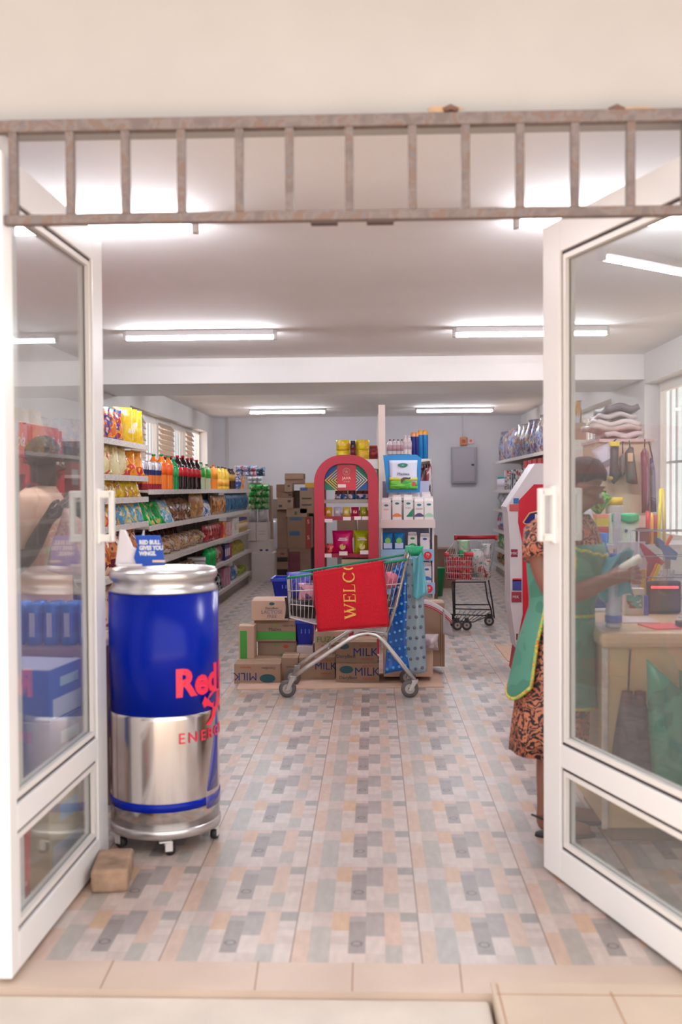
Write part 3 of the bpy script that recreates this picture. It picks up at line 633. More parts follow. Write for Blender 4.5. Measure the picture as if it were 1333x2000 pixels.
# ---- snack shelving near the left door
series(bag_proto('pasta_bag', PM([(230, 120, 60), (236, 170, 70), (190, 60, 70), (60, 80, 150), (240, 210, 190)], 14, .2, 2), .19, .25, .10, 21, crimp=M((20, 60, 150), .3)), 'orange and red snack bag with a blue gathered top, on the topmost shelf', 'snack', 'blue topped snack bags', [(-2.0, 7.12+.17*k, 1.802, R(55), R(-6), 0) for k in range(4)])
series(bag_proto('corn_snack_bag', PM([(232, 184, 30), (240, 200, 60), (232, 190, 40), (236, 220, 190)], 8, .22, 2), .19, .29, .09, 22), 'tall yellow snack bag at the end of the topmost shelf', 'snack', 'tall yellow bags', [(-1.98, 7.86+.17*k, 1.802, R(50), R(-4), 0) for k in range(3)])
series(bag_proto('cream_snack_bag', PM([(232, 216, 160), (240, 226, 180), (216, 180, 110), (206, 60, 70)], 11, .22, 3), .24, .23, .11, 23), 'cream coloured snack bag on the second shelf of the snack unit', 'snack', 'cream snack bags', [(-1.98, 7.14+.24*k, 1.542, R(55), R(-10), 0) for k in range(3)])
series(bag_proto('crisp_bag', PM([(232, 130, 40), (240, 160, 50), (214, 60, 50), (244, 200, 60)], 9, .2, 3), .24, .215, .10, 24), 'glossy orange crisp bag at the end of the second shelf of the snack unit', 'snack', 'orange crisp bags', [(-1.97, 7.86+.24*k, 1.542, R(50), R(-14), 0) for k in range(2)])
series(bag_proto('yellow_chip_packet', PM([(240, 206, 40), (220, 180, 40), (190, 120, 60), (240, 224, 160)], 15, .22, 3), .2, .15, .09, 25), 'small yellow chip packet squeezed on the low third shelf of the snack unit', 'snack', 'small yellow packets', [(-1.96, 7.1+.19*k, 1.372, R(60), R(-22), 0) for k in range(6)])
series(bag_proto('mixed_snack_bag', PM([(216, 70, 60), (236, 170, 80), (90, 150, 190), (226, 214, 200)], 11, .22, 5), .2, .18, .1, 26), 'red and orange snack bag on the fourth shelf of the snack unit', 'snack', 'red and orange snack bags', [(-1.97, 7.1+.21*k, 1.168, R(58), R(-20), 0) for k in range(3)])
series(bag_proto('sky_snack_bag', PM([(140, 190, 214), (110, 170, 200), (226, 206, 120), (206, 220, 230)], 11, .22, 6), .2, .18, .1, 27), 'sky blue snack bag at the end of the fourth shelf of the snack unit', 'snack', 'sky blue snack bags', [(-1.97, 7.75+.21*k, 1.168, R(58), R(-20), 0) for k in range(3)])
series(bag_proto('caramel_popcorn_bag', PM([(190, 90, 50), (226, 140, 70), (110, 40, 60), (236, 196, 160)], 10, .2, 7), .26, .33, .14, 28), 'big caramel brown popcorn bag on the fifth shelf of the snack unit', 'snack', 'popcorn bags', [(-2.0, 7.2+.28*k, .802, R(60), R(-10), 0) for k in range(4)])
series(bag_proto('pink_snack_bag', PM([(206, 90, 110), (226, 196, 170), (150, 60, 90)], 10, .2, 8), .26, .28, .14, 29), 'pink snack bag on the lowest shelf of the snack unit', 'snack', 'pink snack bags', [(-2.0, 7.2+.28*k, .402, R(60), R(-10), 0) for k in range(4)])

# ---- cartons
kraft = M((160, 130, 110), .8, noise=.05, ns=5, bump=.1); kraft2 = M((138, 106, 86), .8, noise=.06, ns=5, bump=.1); kraftp = M((206, 172, 150), .75, noise=.04, ns=5, bump=.08); tapem = M((190, 160, 132), .3)
inkb = M((40, 44, 110), .6); inkd = M((60, 56, 62), .6); inkr = M((196, 70, 50), .6); inkg = M((70, 160, 66), .6); inkt = M((36, 84, 92), .5)
def carton(label, x0, y0, x1, y1, Y, dep, mat=kraft, rz=0, prints=(), name='cardboard_box', cat='box', group=None, tape=True, opened=False, z0=None):
    """front face fills the pixel box at distance Y; prints: (text, u, v, h, material[, flip]) or ('oval', ...)"""
    a = at(x0, y1, Y); b = at(x1, y0, Y); w = b.x-a.x; h = b.z-a.z; cx = (a.x+b.x)/2
    if z0 is not None: h = b.z-z0; a.z = z0
    t = empty(name, (cx, Y+dep/2, a.z), label, cat, rz, group)
    G().bx(-w/2, w/2, -dep/2, dep/2, 0, h).obj('body', mat, t, bevel=.003)
    if tape: G().bx(-w*.5-.001, w*.5+.001, -.025, .025, h-.0005, h+.0012).obj('tape', tapem, t)
    if opened:
        for s_ in (-1, 1): G().box((0, 0, 0), (w, .10, .004), 0, Matrix.Translation((0, s_*dep/2+s_*.03, h+.04)) @ Matrix.Rotation(s_*R(-60), 4, 'X')).obj('flap', mat, t)
    for p in prints:
        u, v = (p[1]-.5)*w, p[2]*h; yy = -dep/2-.0018
        if p[0] == 'oval':
            g = G(); n = 20; pts = [(u+p[3]*w*math.cos(2*math.pi*k/n), v+p[3]*w*.55*math.sin(2*math.pi*k/n)) for k in range(n)]; g.prism(pts, yy-.001, yy+.001); g.obj('emblem', p[4], t)
        elif p[0] == 'band':
            g = G(); g.bx(u-p[3]*w/2, u+p[3]*w/2, yy-.0005, yy+.001, v, v+p[5]*h); g.obj('printed_band', p[4], t)
        else:
            r_ = (R(90), R(180) if len(p) > 5 else 0, 0)
            text(p[0], p[3], p[4], t, (u, yy, v), r_, name='lettering', depth=.0006, bold=0)
    return t
# carton stack at the back, left of the red stand
S = 'in the brown stack by the back wall'
carton('large brown box with a red strip, middle of the stack by the back wall', 562, 1010, 608, 1072, 15.0, .5, kraft2, prints=[('band', .88, 0, .24, M((150, 50, 40), .6), 1.0), ('S', .88, .85, .06, M((226, 190, 170), .6)), ('S', .88, .35, .06, M((226, 190, 170), .6)), ('band', .3, .42, .42, M((60, 84, 130), .6), .14), ('band', .35, .9, .5, M((60, 90, 120), .6), .09)])
carton('maroon printed box with tan side at the foot of the brown carton stack', 565, 1072, 604, 1128, 15.0, .5, kraft2, prints=[('band', .28, 0, .56, M((96, 30, 44), .6), .92)], z0=0)
carton('tan box with a small green mark lying on the large brown box', 560, 993, 600, 1010, 15.0, .42, kraft, prints=[('band', .45, .25, .12, M((60, 100, 60), .6), .4)])
carton('tall brown box left of the large brown box in the carton stack', 542, 1012, 562, 1072, 15.1, .4, kraft2)
carton('brown crate with dark hand slots at the lower left of the carton stack', 540, 1072, 564, 1100, 15.1, .4, kraft2, prints=[('band', .5, .1, .85, M((40, 26, 28), .8), .32), ('band', .5, .6, .3, M((110, 50, 40), .8), .1)])
carton('lowest brown crate with a dark slot under the other slotted crate', 540, 1100, 564, 1127, 15.1, .4, kraft2, z0=0, prints=[('band', .5, .4, .85, M((40, 26, 28), .8), .3)])
carton('pale box with small print on the left column of the carton stack', 542, 972, 573, 995, 15.0, .4, kraft, prints=[('band', .75, .6, .2, inkd, .2), ('band', .2, .2, .2, inkd, .2)])
carton('small tan box beside the pale box in the carton stack', 541, 995, 560, 1012, 15.1, .35, kraft2)
carton('box with a dark mark, second from the top of the left column of cartons', 540, 961, 571, 972, 15.05, .4, kraft2, prints=[('band', .85, .3, .2, inkd, .4)])
carton('brown box with lined front near the top of the left column of cartons', 540, 946, 556, 961, 15.1, .35, kraft2)
carton('square box with a dark square mark near the top of the carton stack', 556, 944, 571, 961, 15.0, .35, kraft, prints=[('band', .55, .6, .3, inkd, .2)])
carton('wide box with open flaps, topmost of the carton stack', 557, 935, 593, 946, 15.3, .4, kraft, opened=True, prints=[('band', .5, .1, .9, M((120, 84, 66), .8), .12)])
carton('dark brown box between the carton columns', 571, 958, 588, 993, 15.4, .3, M((96, 72, 60), .8))  # plain dark brown body, deeper than the kraft cartons
carton('grey tan box with blue print, right column of the carton stack', 586, 952, 613, 982, 15.0, .4, kraft, prints=[('band', .5, .55, .7, inkd, .05), ('band', .5, .3, .7, inkd, .05), ('band', .3, .88, .5, M((60, 80, 150), .6), .12)], z0=1.065)
carton('yellow topped box behind the grey tan box in the carton stack', 596, 943, 614, 952, 15.2, .3, M((206, 160, 50), .6))
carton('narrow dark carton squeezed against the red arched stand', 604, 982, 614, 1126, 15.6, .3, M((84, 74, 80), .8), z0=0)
# white cartons and tissue packs at the end of the left aisle
wc = M((212, 196, 188), .7, noise=.03, ns=4); wc2 = M((196, 186, 184), .5)
carton('lowest wide white carton at the end of the left aisle', 492, 1104, 537, 1128, 15.5, .5, wc, z0=0)
carton('second wide white carton at the end of the left aisle', 492, 1080, 537, 1104, 15.5, .5, wc)
carton('white carton with blue marks above the two wide ones', 502, 1056, 530, 1080, 15.6, .45, wc, prints=[('band', .3, .15, .2, inkb, .15), ('band', .7, .15, .2, inkb, .15)])
carton('cream carton left of the one with blue marks, behind the shelf end', 484, 1056, 502, 1080, 15.7, .45, wc)
carton('tall cream carton with fine print in the white stack', 501, 1020, 523, 1056, 15.6, .4, wc, prints=[('band', .5, .5, .6, M((160, 130, 120), .7), .02), ('band', .5, .35, .6, M((160, 130, 120), .7), .02)])
carton('narrow cream carton left of the tall cream carton', 486, 1020, 500, 1056, 15.65, .4, wc)
for i, (a, b) in enumerate(((486, 503), (504, 526))):
    p0 = at((a+b)/2, 1020, 15.75); w = (b-a)*15.75/1950
    o = tag(G().pillow(w, .24, .3, 0, seed=60+i).obj('tissue_bale', M((206, 196, 200), .25, coat=.3)), '%s white plastic wrapped tissue bale below the green packs' % ('left', 'right')[i], 'tissue pack'); o.location = p0
o = tag(G().pillow(.17, .95, .3, 0, seed=66).obj('tissue_bale', M((176, 168, 172), .25, coat=.3)), 'tall grey plastic wrapped bale between the white cartons and the brown stack', 'tissue pack'); o.location = at(533, 1104, 16.4); o.location.z = .001
gp = PM([(30, 160, 60), (40, 176, 70), (24, 140, 52), (206, 180, 170), (60, 180, 80)], 16, .25, 4)
def tissue_pack(kind, mat, w, h, d, rollm):
    g = G(); n = 3
    for r_ in range(2):
        for k in range(n): g.pillow(w/n*1.05, h/2*1.04, d, 0, c=((k-(n-1)/2)*w/n, 0, r_*h/2), crimp=.02, seed=k+3*r_)
    return g.obj(kind, mat)
def tissues(label, x0, y0, x1, y1, Y, mat, group=None):
    a = at(x0, y1, Y); b = at(x1, y0, Y); o = tissue_pack('tissue_pack', mat, b.x-a.x, b.z-a.z, .22, None); o.location = ((a.x+b.x)/2, Y, a.z); return tag(o, label, 'tissue pack', group)
tissues('green tissue roll pack, lower of the two on the white bales', 486, 970, 526, 995, 15.7, gp)
tissues('green tissue roll pack, upper of the two on the white bales', 486, 946, 527, 970, 15.7, gp)
carton('brown paper bale edge beside the green tissue packs', 525, 948, 531, 1020, 16.02, .2, kraft, tape=False, z0=0)
carton('small grey box on the shelf behind the green tissue packs', 527, 975, 541, 996, 16.9, .3, M((130, 112, 104), .8), z0=0)
tissues('blue and white tissue pack topmost at the end of the left aisle', 459, 910, 502, 931, 15.9, PM([(220, 222, 232), (70, 120, 190), (226, 226, 234), (180, 60, 70), (226, 228, 236)], 12, .25, 2))
tissues('small blue and grey tissue pack right of the topmost one', 502, 912, 518, 930, 16.0, PM([(206, 208, 218), (50, 80, 120), (190, 196, 206)], 14, .25, 6))
tissues('plain white tissue pack under the blue and white ones', 484, 931, 513, 946, 15.8, M((214, 212, 216), .3))
# support under the top packs (tall white carton behind)
carton('tall pale carton behind the tissue packs at the end of the left aisle', 455, 931, 486, 1128, 16.05, .4, wc, tape=False, z0=0)

# ---- back wall: distribution panel, isolator, switch, conduit
a = at(882, 944, YB-.02); b = at(930, 873, YB-.02)
t = empty('distribution_board', ((a.x+b.x)/2, YB-.06, a.z), 'grey metal distribution board on the back wall', 'electrical panel'); w = b.x-a.x; h = b.z-a.z
G().bx(-w/2, w/2, -.05, .06, 0, h).obj('cabinet', M((150, 144, 152), .45), t, bevel=.004)
G().bx(-w/2+.03, w/2-.03, -.062, -.05, .03, h-.03).obj('door', M((158, 150, 158), .4), t, bevel=.004)
G().bx(w/2-.09, w/2-.04, -.07, -.062, h*.48, h*.53).obj('latch', M((30, 28, 34), .5), t)
a = at(899, 870, YB-.02); b = at(912, 854, YB-.02)
t = empty('isolator_switch', ((a.x+b.x)/2, YB-.04, a.z), 'orange isolator box above the grey distribution board', 'switch'); w = b.x-a.x; h = b.z-a.z
G().bx(-w/2, w/2, -.03, .04, 0, h).obj('housing', M((196, 120, 66), .5), t, bevel=.01); G().lathe([(.035, 0), (.03, .03)], 14, mat=Matrix.Translation((0, -.03, h/2)) @ Matrix.Rotation(R(90), 4, 'X')).obj('knob', M((150, 40, 20), .4), t)
a = at(914, 867, YB-.02); b = at(926, 855, YB-.02)
t = empty('wall_switch', ((a.x+b.x)/2, YB-.02, a.z), 'small white wall switch with red rocker right of the orange isolator', 'switch'); w = b.x-a.x; h = b.z-a.z
G().bx(-w/2, w/2, -.01, .02, 0, h).obj('plate', M((214, 190, 190), .4), t, bevel=.004); G().bx(-.022, .022, -.018, -.01, h*.3, h*.7).obj('rocker', M((226, 60, 70), .4), t)
p = at(904, 855, YB); struct('trim_conduit', G().bx(p.x-.012, p.x+.012, YB-.025, YB, p.z, CEIL), M((190, 184, 186), .6))
# ---- right wall shelving goods
X = 2.16
dm1 = PM([(150, 160, 184), (50, 90, 160), (186, 186, 176), (170, 120, 90), (84, 60, 110), (120, 150, 190)], 7, .3, 2, stretch=(2.5, 2.5, .8))
series(bag_proto('nappy_pack', dm1, .30, .46, .14, 31), 'tall pale blue nappy pack leaning in the row on the top right shelf', 'nappies', 'nappy packs on the top right shelf', [(X+.05, 12.3+.33*k, 1.872, R(-78+6*(k % 3)), R(-6), 0, 1+.06*(k % 3)) for k in range(15)])
series(bag_proto('yellow_nappy_pack', PM([(226, 190, 60), (214, 150, 60), (206, 206, 220)], 8, .3, 5, stretch=(3, 3, .6)), .32, .52, .15, 32), 'yellow edged nappy pack at the near end of the top right shelf', 'nappies', 'yellow edged nappy packs', [(X+.05, 11.2+.4*k, 1.872, R(-75), R(-5), 0) for k in range(2)])
series(box_proto('toothpaste_carton', [PM([(206, 40, 56), (226, 222, 220), (60, 70, 80), (226, 222, 220)], 8, .4, 2)], .13, .30, .14), 'red and white printed carton on the second right shelf', 'box', 'red and white cartons', [(X, 14.2+.24*k, 1.402, R(-90)) for k in range(8)])
series(box_proto('white_red_box', [M((200, 40, 50), .4), M((222, 214, 220), .4)], .30, .40, .2), 'large white box with red border on the second right shelf', 'box', 'red bordered boxes', [(X+.03, 12.6+.4*k, 1.402, R(-90)) for k in range(4)])
series(jar_proto('white_jar', M((206, 196, 206), .4), M((60, 140, 150), .4), M((214, 200, 210), .4), .22, .06), 'white jar with teal lid at the far end of the second right shelf', 'jar', 'teal lidded jars', [(X, 16.3+.17*k, 1.402, 0) for k in range(5)])
series(bag_proto('lilac_packet', PM([(190, 180, 196), (206, 200, 206), (150, 140, 160), (130, 160, 120)], 9, .35, 2), .2, .26, .1, 33), 'lilac grey packet on the third right shelf', 'packet', 'lilac packets', [(X, 12.0+.25*k, 1.082, R(-80), 0, 0) for k in range(21)])
series(bag_proto('teal_magenta_packet', PM([(30, 120, 160), (190, 50, 100), (206, 214, 220), (60, 90, 150)], 8, .35, 3), .2, .28, .1, 34), 'teal and magenta packet on the fourth right shelf', 'packet', 'teal and magenta packets', [(X, 12.0+.25*k, .732, R(-80), 0, 0) for k in range(21)])
series(bag_proto('leafy_packet', PM([(110, 150, 80), (60, 120, 60), (190, 200, 160), (40, 60, 90)], 9, .35, 4), .2, .24, .1, 35), 'green leafy print packet on the fifth right shelf', 'packet', 'leafy packets', [(X, 12.0+.25*k, .422, R(-80), 0, 0) for k in range(21)])
series(bag_proto('dark_floral_packet', PM([(30, 80, 40), (206, 120, 50), (20, 30, 30), (60, 160, 60)], 11, .35, 5), .2, .20, .1, 36), 'dark green and orange packet on the bottom right shelf', 'packet', 'dark green packets', [(X, 12.0+.25*k, .162, R(-80), 0, 0) for k in range(21)])
# ---- goods on top of the centre shelving
ym = PM([(240, 214, 40), (232, 200, 30), (236, 180, 40), (244, 226, 120)], 14, .35, 3)
def top_item(o, px, py, Y, label, cat, group=None, rz=0):
    p = at(px, py, Y); o.location = (p.x, Y, 1.722); o.rotation_euler.z = rz; return tag(o, label, cat, group)
for i, (px, Y) in enumerate(((671, 10.3), (708, 10.3))):
    w = 28*Y/1950
    for j in range(2):
        o = G().lathe([(w*.45, 0), (w*.5, .01), (w*.5, .10), (w*.46, .105)], 18).obj('yellow_tub', ym); top_item(o, px, 890, Y, 'yellow tub on the central shelving top, %s of the %s pair' % (('lower', 'upper')[j], ('left', 'right')[i]), 'tub'); o.location.z = 1.722+.107*j
top_item(jar_proto('maroon_jar', M((60, 10, 20), .3), M((40, 44, 80), .4), M((110, 20, 44), .4), .20, .028), 690, 890, 10.2, 'slim maroon jar between the two yellow tub pairs', 'jar')
top_item(jar_proto('red_tin', M((120, 24, 30), .4), M((150, 40, 44), .4), M((140, 30, 36), .4), .14, .045), 730, 890, 10.0, 'dark red tin beside the tall cream post', 'tin')
series(bottle_proto('lotion_bottle', (214, 200, 204), (190, 150, 160), (120, 40, 60), .20, .03), 'small pale lotion bottle with dark cap on the central shelving, right of the post', 'bottle', 'pale lotion bottles', [(at(px, 880, 10.0).x, 10.0, 1.722, 0) for px in (762, 770, 778, 786)])
series(bottle_proto('cream_bottle', (222, 206, 206), (214, 190, 200), (232, 214, 214), .24, .035), 'cream white bottle next to the navy shampoo bottles', 'bottle', 'cream white bottles', [(at(px, 880, 10.0).x, 10.0, 1.722, 0) for px in (792, 799)])
series(can_proto('navy_shampoo_bottle', [M((24, 34, 120), .25, .2), M((226, 150, 90), .4)], .27, .026, (0, .84, 1)), 'tall navy bottle with orange cap on top of the central shelving', 'bottle', 'navy shampoo bottles', [(at(px, 880, 10.0).x, 10.0, 1.722, 0) for px in (808, 815)])
series(can_proto('blue_shampoo_bottle', [M((10, 110, 176), .25, .2), M((226, 156, 60), .4)], .29, .030, (0, .84, 1)), 'tall bright blue bottle with amber cap on top of the central shelving', 'bottle', 'bright blue shampoo bottles', [(at(px, 880, 10.0).x, 10.0, 1.722, 0) for px in (822, 831)])
top_item(box_proto('navy_flat_box', [M((30, 36, 90), .4)], .22, .045, .1), 780, 884, 9.85, 'flat navy box before the pale lotion bottles', 'box')
series(bag_proto('black_red_pack', PM([(40, 24, 34), (160, 40, 60), (206, 200, 206), (30, 30, 40)], 8, .3, 3, stretch=(4, 4, .5)), .09, .34, .07, 37), 'dark narrow pack on the central shelving, just right of the blue header card', 'packet', 'dark narrow packs', [(at(px, 935, 9.95).x, 9.95, 1.332, 0) for px in (826, 836)])

for k, (z, c, nm) in enumerate(((.171, kraft2, 'bottom'), (.551, M((120, 112, 106), .6), 'second'), (.951, kraft2, 'third'), (1.331, M((112, 104, 100), .6), 'fourth'))):  # boxes added to darken the view through the red stand
    for i in range(2):
        o = box_proto('filler_box', [c], .19, .26-.03*i, .34); o.location = (-.03-.205*i-.03, 9.98, z); tag(o, '%s dark filler box on the %s level of the central shelving behind the red stand' % (('right', 'left')[i], nm), 'box')
# ================================================================ PROMOTION STANDS
def rrect(x0, x1, z0, z1, r, n=10):
    """outline with rounded top corners, counter clockwise seen from the front"""
    pts = [(x0, z0), (x1, z0)]
    pts += [(x1-r+r*math.cos(a), z1-r+r*math.sin(a)) for a in [math.pi/2*k/n for k in range(n+1)]]
    pts += [(x0+r+r*math.cos(a), z1-r+r*math.sin(a)) for a in [math.pi/2+math.pi/2*k/n for k in range(n+1)]]
    return pts
YJ = 8.6; s_ = YJ/1950
redm = M((176, 36, 58), .45); redin = M((150, 20, 46), .5); redl = M((206, 44, 62), .45)
a = at(614, 1000, YJ); b = at(739, 888, YJ); cx = (a.x+b.x)/2; w = b.x-a.x; H = b.z
st = empty('arched_display_stand', (cx, YJ, 0), 'tall red display stand with arched top holding snack and spice packets', 'display stand')
fw = .088; r1 = .24; r2 = .15
out = rrect(-w/2, w/2, 0, H, r1); inn = rrect(-w/2+fw, w/2-fw, .30, H-.075, r2)
g = G(); n = len(out)
for (y0, y1) in ((0, .38),):
    vs = [(x, y0, z) for x, z in out]+[(x, y0, z) for x, z in inn]+[(x, y1, z) for x, z in out]+[(x, y1, z) for x, z in inn]; fs = []
    for i in range(n):
        j = (i+1) % n
        fs += [(i, j, n+j, n+i), (2*n+j, 2*n+i, 3*n+i, 3*n+j), (j, i, 2*n+i, 2*n+j), (n+i, n+j, 3*n+j, 3*n+i)]
    g.add(vs, fs)
g.obj('arched_frame', redm, st)
xi0, xi1 = -w/2+fw, w/2-fw
zs = at(676, 957, YJ).z
# header panel
hp = [(x, max(z, zs)) for x, z in inn]
g = G(); g.prism(hp, .05, .06); hd = g.obj('header_panel', M((34, 96, 88), .45), st)
u = (xi1-xi0)
pw = 37*s_/2; xc = at(677, 930, YJ).x-cx
G().bx(xc-pw, xc+pw, .045, .05, zs, H-.08).obj('sign_panel', M((206, 44, 62), .4), hd)
def chevrons(sgn, col, base1, base2):
    x0 = xc+sgn*pw; x1 = (xi1 if sgn > 0 else xi0); zc = zs+.085
    g = G(); g.prism([(x0, zc+.02), (x1-sgn*.004, zc+.0), (x1-sgn*.004, zc+.08), (x0+sgn*.05, zc+.13), (x0, zc+.11)][::sgn], .0465, .05); g.obj('blue_field', base1, hd)
    g = G(); g.prism([(x0, zs), (x1-sgn*.004, zs), (x1-sgn*.004, zc-.02), (x0, zc-.07)][::sgn], .0465, .05); g.obj('green_field', base2, hd)
    for k in range(4):
        g = G(); hh = .095-.024*k; ln = (x1-x0)*(.98-.24*k); t_ = .008
        for q in (1, -1):
            p = [(x0, zc+q*hh), (x0+ln, zc), (x0+ln-sgn*.012, zc), (x0, zc+q*(hh-t_))]
            g.add([(x, .044, z) for x, z in p]+[(x, .0465, z) for x, z in p], [(0, 1, 2, 3), (7, 6, 5, 4), (0, 4, 5, 1), (1, 5, 6, 2), (2, 6, 7, 3), (3, 7, 4, 0)])
        g.obj('chevron', col, hd)
chevrons(-1, M((236, 190, 70), .5), M((36, 80, 150), .5), M((30, 120, 96), .5)); chevrons(1, M((226, 206, 206), .5), M((30, 120, 96), .5), M((30, 90, 160), .5))
lg = M((236, 190, 180), .5)
g = G(); R0 = .030; zc = at(676, 921, YJ).z
g.tube([(xc+R0*math.cos(a), .043, zc+R0*math.sin(a)) for a in [2*math.pi*k/20 for k in range(20)]], .0022, closed=True, n=6)
g.obj('emblem_ring', lg, hd)
for k in range(5):
    a = math.pi/2+2*math.pi*k/5; G().tube([(xc, .043, zc), (xc+.02*math.cos(a), .043, zc+.02*math.sin(a))], .003, n=6).obj('emblem_petal', lg, hd)
text('JAVA', .024, lg, hd, (xc, .043, at(676, 934, YJ).z), bold=.0008); text('HOUSE', .012, lg, hd, (xc, .043, at(676, 940.5, YJ).z))
tagm = M((232, 214, 214), .5)
a = at(668, 949, YJ); G().box((a.x-cx, .03, a.z), (.07, .004, .028)).obj('price_tag', tagm, hd)
# shelves
G().bx(-w/2+.02, w/2-.02, .36, .375, .30, .62).obj('back_panel', redin, st)
for k, (py, col) in enumerate(((978, M((150, 140, 132), .5)), (1011, redin), (1084, redin))):
    z = at(676, py, YJ).z; sh = G().bx(xi0-.01, xi1+.01, .03, .37, z-.012, z).bx(xi0, xi1, .02, .03, z-.022, z+.012).obj('shelf', col, st)
for (px, py) in ((642, 1017), (678, 1013), (700, 1012), (714, 1012)):
    a = at(px, py, YJ); G().box((a.x-cx, .012, a.z), (.068, .003, .030)).obj('price_tag', tagm, st)
for (px, py) in ((640, 1085), (671, 1081), (712, 1079)):
    a = at(px, py, YJ); G().box((a.x-cx, .008, a.z), (.072, .003, .034)).obj('price_tag', tagm, st)
def on(o, px, py, Y, label, cat, group=None, rz=0, dz=.002):
    p = at(px, py, Y); o.location = (p.x, Y, p.z+dz); o.rotation_euler.z = rz; return tag(o, label, cat, group)
z1 = at(676, 978, YJ).z; z2 = at(676, 1011, YJ).z; z3 = at(676, 1084, YJ).z
series(jar_proto('coffee_jar', M((90, 40, 40), .3), M((130, 60, 56), .4), PM([(206, 190, 200), (30, 80, 140)], 18, .4, 2), .085, .032), 'small brown coffee jar with blue and white label in the red arched stand', 'jar', 'coffee jars', [(at(px, 976, YJ+.12).x, YJ+.12, z1+.001, 0) for px in (662, 672, 688, 704, 715)])
sp = [(642, (240, 180, 50), 'orange yellow'), (660, (206, 200, 226), 'lilac white'), (677, (236, 210, 90), 'pale yellow'), (694, (190, 20, 80), 'magenta'), (711, (176, 180, 40), 'olive green')]
for px, c, nm in sp:
    o = G().pillow(.068, .088, .05, 0, seed=px).obj('tea_packet', M(c, .35)); tag(o, 'small %s packet on the middle shelf of the red arched stand' % nm, 'packet'); o.location = (at(px, 1000, YJ+.1).x, YJ+.1, z2+.002)
    G().box((0, -.024, .045), (.03, .004, .022)).obj('label', M((236, 220, 200), .5), o)
for px, c, nm, c2 in ((670, (196, 10, 96), 'magenta', (190, 170, 90)), (708, (170, 176, 20), 'lime green', (216, 206, 140))):
    o = G().pillow(.185 if px == 670 else .15, .205, .10, 0, seed=px).obj('coffee_bag', M(c, .3)); tag(o, 'large %s coffee bag on the lower shelf of the red arched stand' % nm, 'bag'); o.location = (at(px, 1080, YJ+.12).x, YJ+.12, z3+.002)
    G().lathe([(.026, 0), (.026, .004)], 20, mat=Matrix.Translation((0, -.048, .065)) @ Matrix.Rotation(R(90), 4, 'X')).obj('label', M(c2, .5), o)
    G().box((0, -.053, .125), (.08, .004, .008)).box((0, -.053, .14), (.06, .004, .006)).obj('printed_lines', M((236, 206, 214), .5), o)
o = G().pillow(.09, .09, .07, 0, seed=9).obj('red_packet', PM([(190, 20, 50), (236, 120, 110), (176, 16, 50)], 14, .3, 2)); tag(o, 'small red packet left of the magenta coffee bag', 'packet'); o.location = (at(646, 1080, YJ+.13).x, YJ+.13, z3+.002)
o = carton('cream carton standing in the bottom of the red arched stand', 668, 1092, 719, 1160, YJ+.06, .2, M((206, 180, 146), .6), z0=.302); 

YK = 8.9; s_ = YK/1950
a = at(745, 1168, YK); b = at(848, 950, YK); cx = (a.x+b.x)/2; w = b.x-a.x
wst = empty('milk_display_stand', (cx, YK, 0), 'white and blue display stand of milk packs right of the red arched stand', 'display stand')
whp = M((214, 208, 214), .45); cardl = M((190, 192, 222), .5)
zb = at(800, 1168, YK).z
g = G(); g.bx(-w/2, -w/2+.016, 0, .36, zb, at(800, 1030, YK).z); g.obj('side_panel', whp, wst); g = G().bx(w/2-.016, w/2, 0, .36, zb, at(800, 1030, YK).z); g.obj('side_panel', whp, wst)
for sx in (-1, 1):
    for yy in (.02, .33): G().bx(sx*w/2-.010-sx*.01, sx*w/2+.010-sx*.01, yy-.01, yy+.01, 0, zb).obj('leg', whp, wst)
zt = at(800, 950, YK).z; z15 = at(800, 1016, YK).z
G().bx(-w/2+.02, w/2-.03, .30, .32, zb, zt+.05).obj('back_panel', cardl, wst)
hw = at(825, 900, YK).x-cx; hx = at(749, 900, YK).x-cx; htop = at(790, 888, YK).z; hbot = at(790, 962, YK).z
g = G().prism([(at(757, 960, YK).x-cx, hbot), (at(822, 960, YK).x-cx, hbot), (hw, htop-.03), (hw-.045, htop+.004), (hx, htop)], .12, .135); hc = g.obj('header_card', M((20, 130, 196), .4), wst)
pk = G(); x0 = at(761, 900, YK).x-cx; x1 = at(817, 900, YK).x-cx; z0 = at(790, 955, YK).z; z9 = at(790, 898, YK).z
def land(u, v): return (x0+(x1-x0)*u+.006*math.sin(v*3.14)*(.5-u)*2, .112-.012*math.sin(3.14*u), z0+(z9-z0)*v)
G().sheet(land, 8, 8, .003).obj('pack_picture', M((216, 222, 240), .4), hc)
G().sheet(lambda u, v: (x0+(x1-x0)*u, .108-.012*math.sin(3.14*u), z0+(z9-z0)*(.0+(.30+.05*math.sin(u*5))*v)), 12, 3, .002).obj('green_field', PM([(70, 176, 50), (120, 200, 70), (40, 150, 50)], 20, .4, 2, stretch=(.4, 1, 2.5)), hc)
G().sheet(lambda u, v: (x0+(x1-x0)*u, .107-.012*math.sin(3.14*u), z0+(z9-z0)*(.29+(.09+.03*math.sin(u*6+1))*v)), 12, 2, .002).obj('yellow_field', M((206, 206, 80), .5), hc)
xm = (x0+x1)/2
g = G(); pts = [(xm-.005+.045*math.cos(a)*(1+.1*math.sin(3*a)), z0+(z9-z0)*.82+.02*math.sin(a)) for a in [2*math.pi*k/20 for k in range(20)]]; g.prism(pts, .092, .095); g.obj('emblem', M((30, 120, 100), .4), hc)
text('Maziwa', .026, M((50, 50, 80), .5), hc, (xm, .092, z0+(z9-z0)*.52)); text('BIO', .010, M((226, 236, 236), .5), hc, (xm-.004, .0905, z0+(z9-z0)*.82))
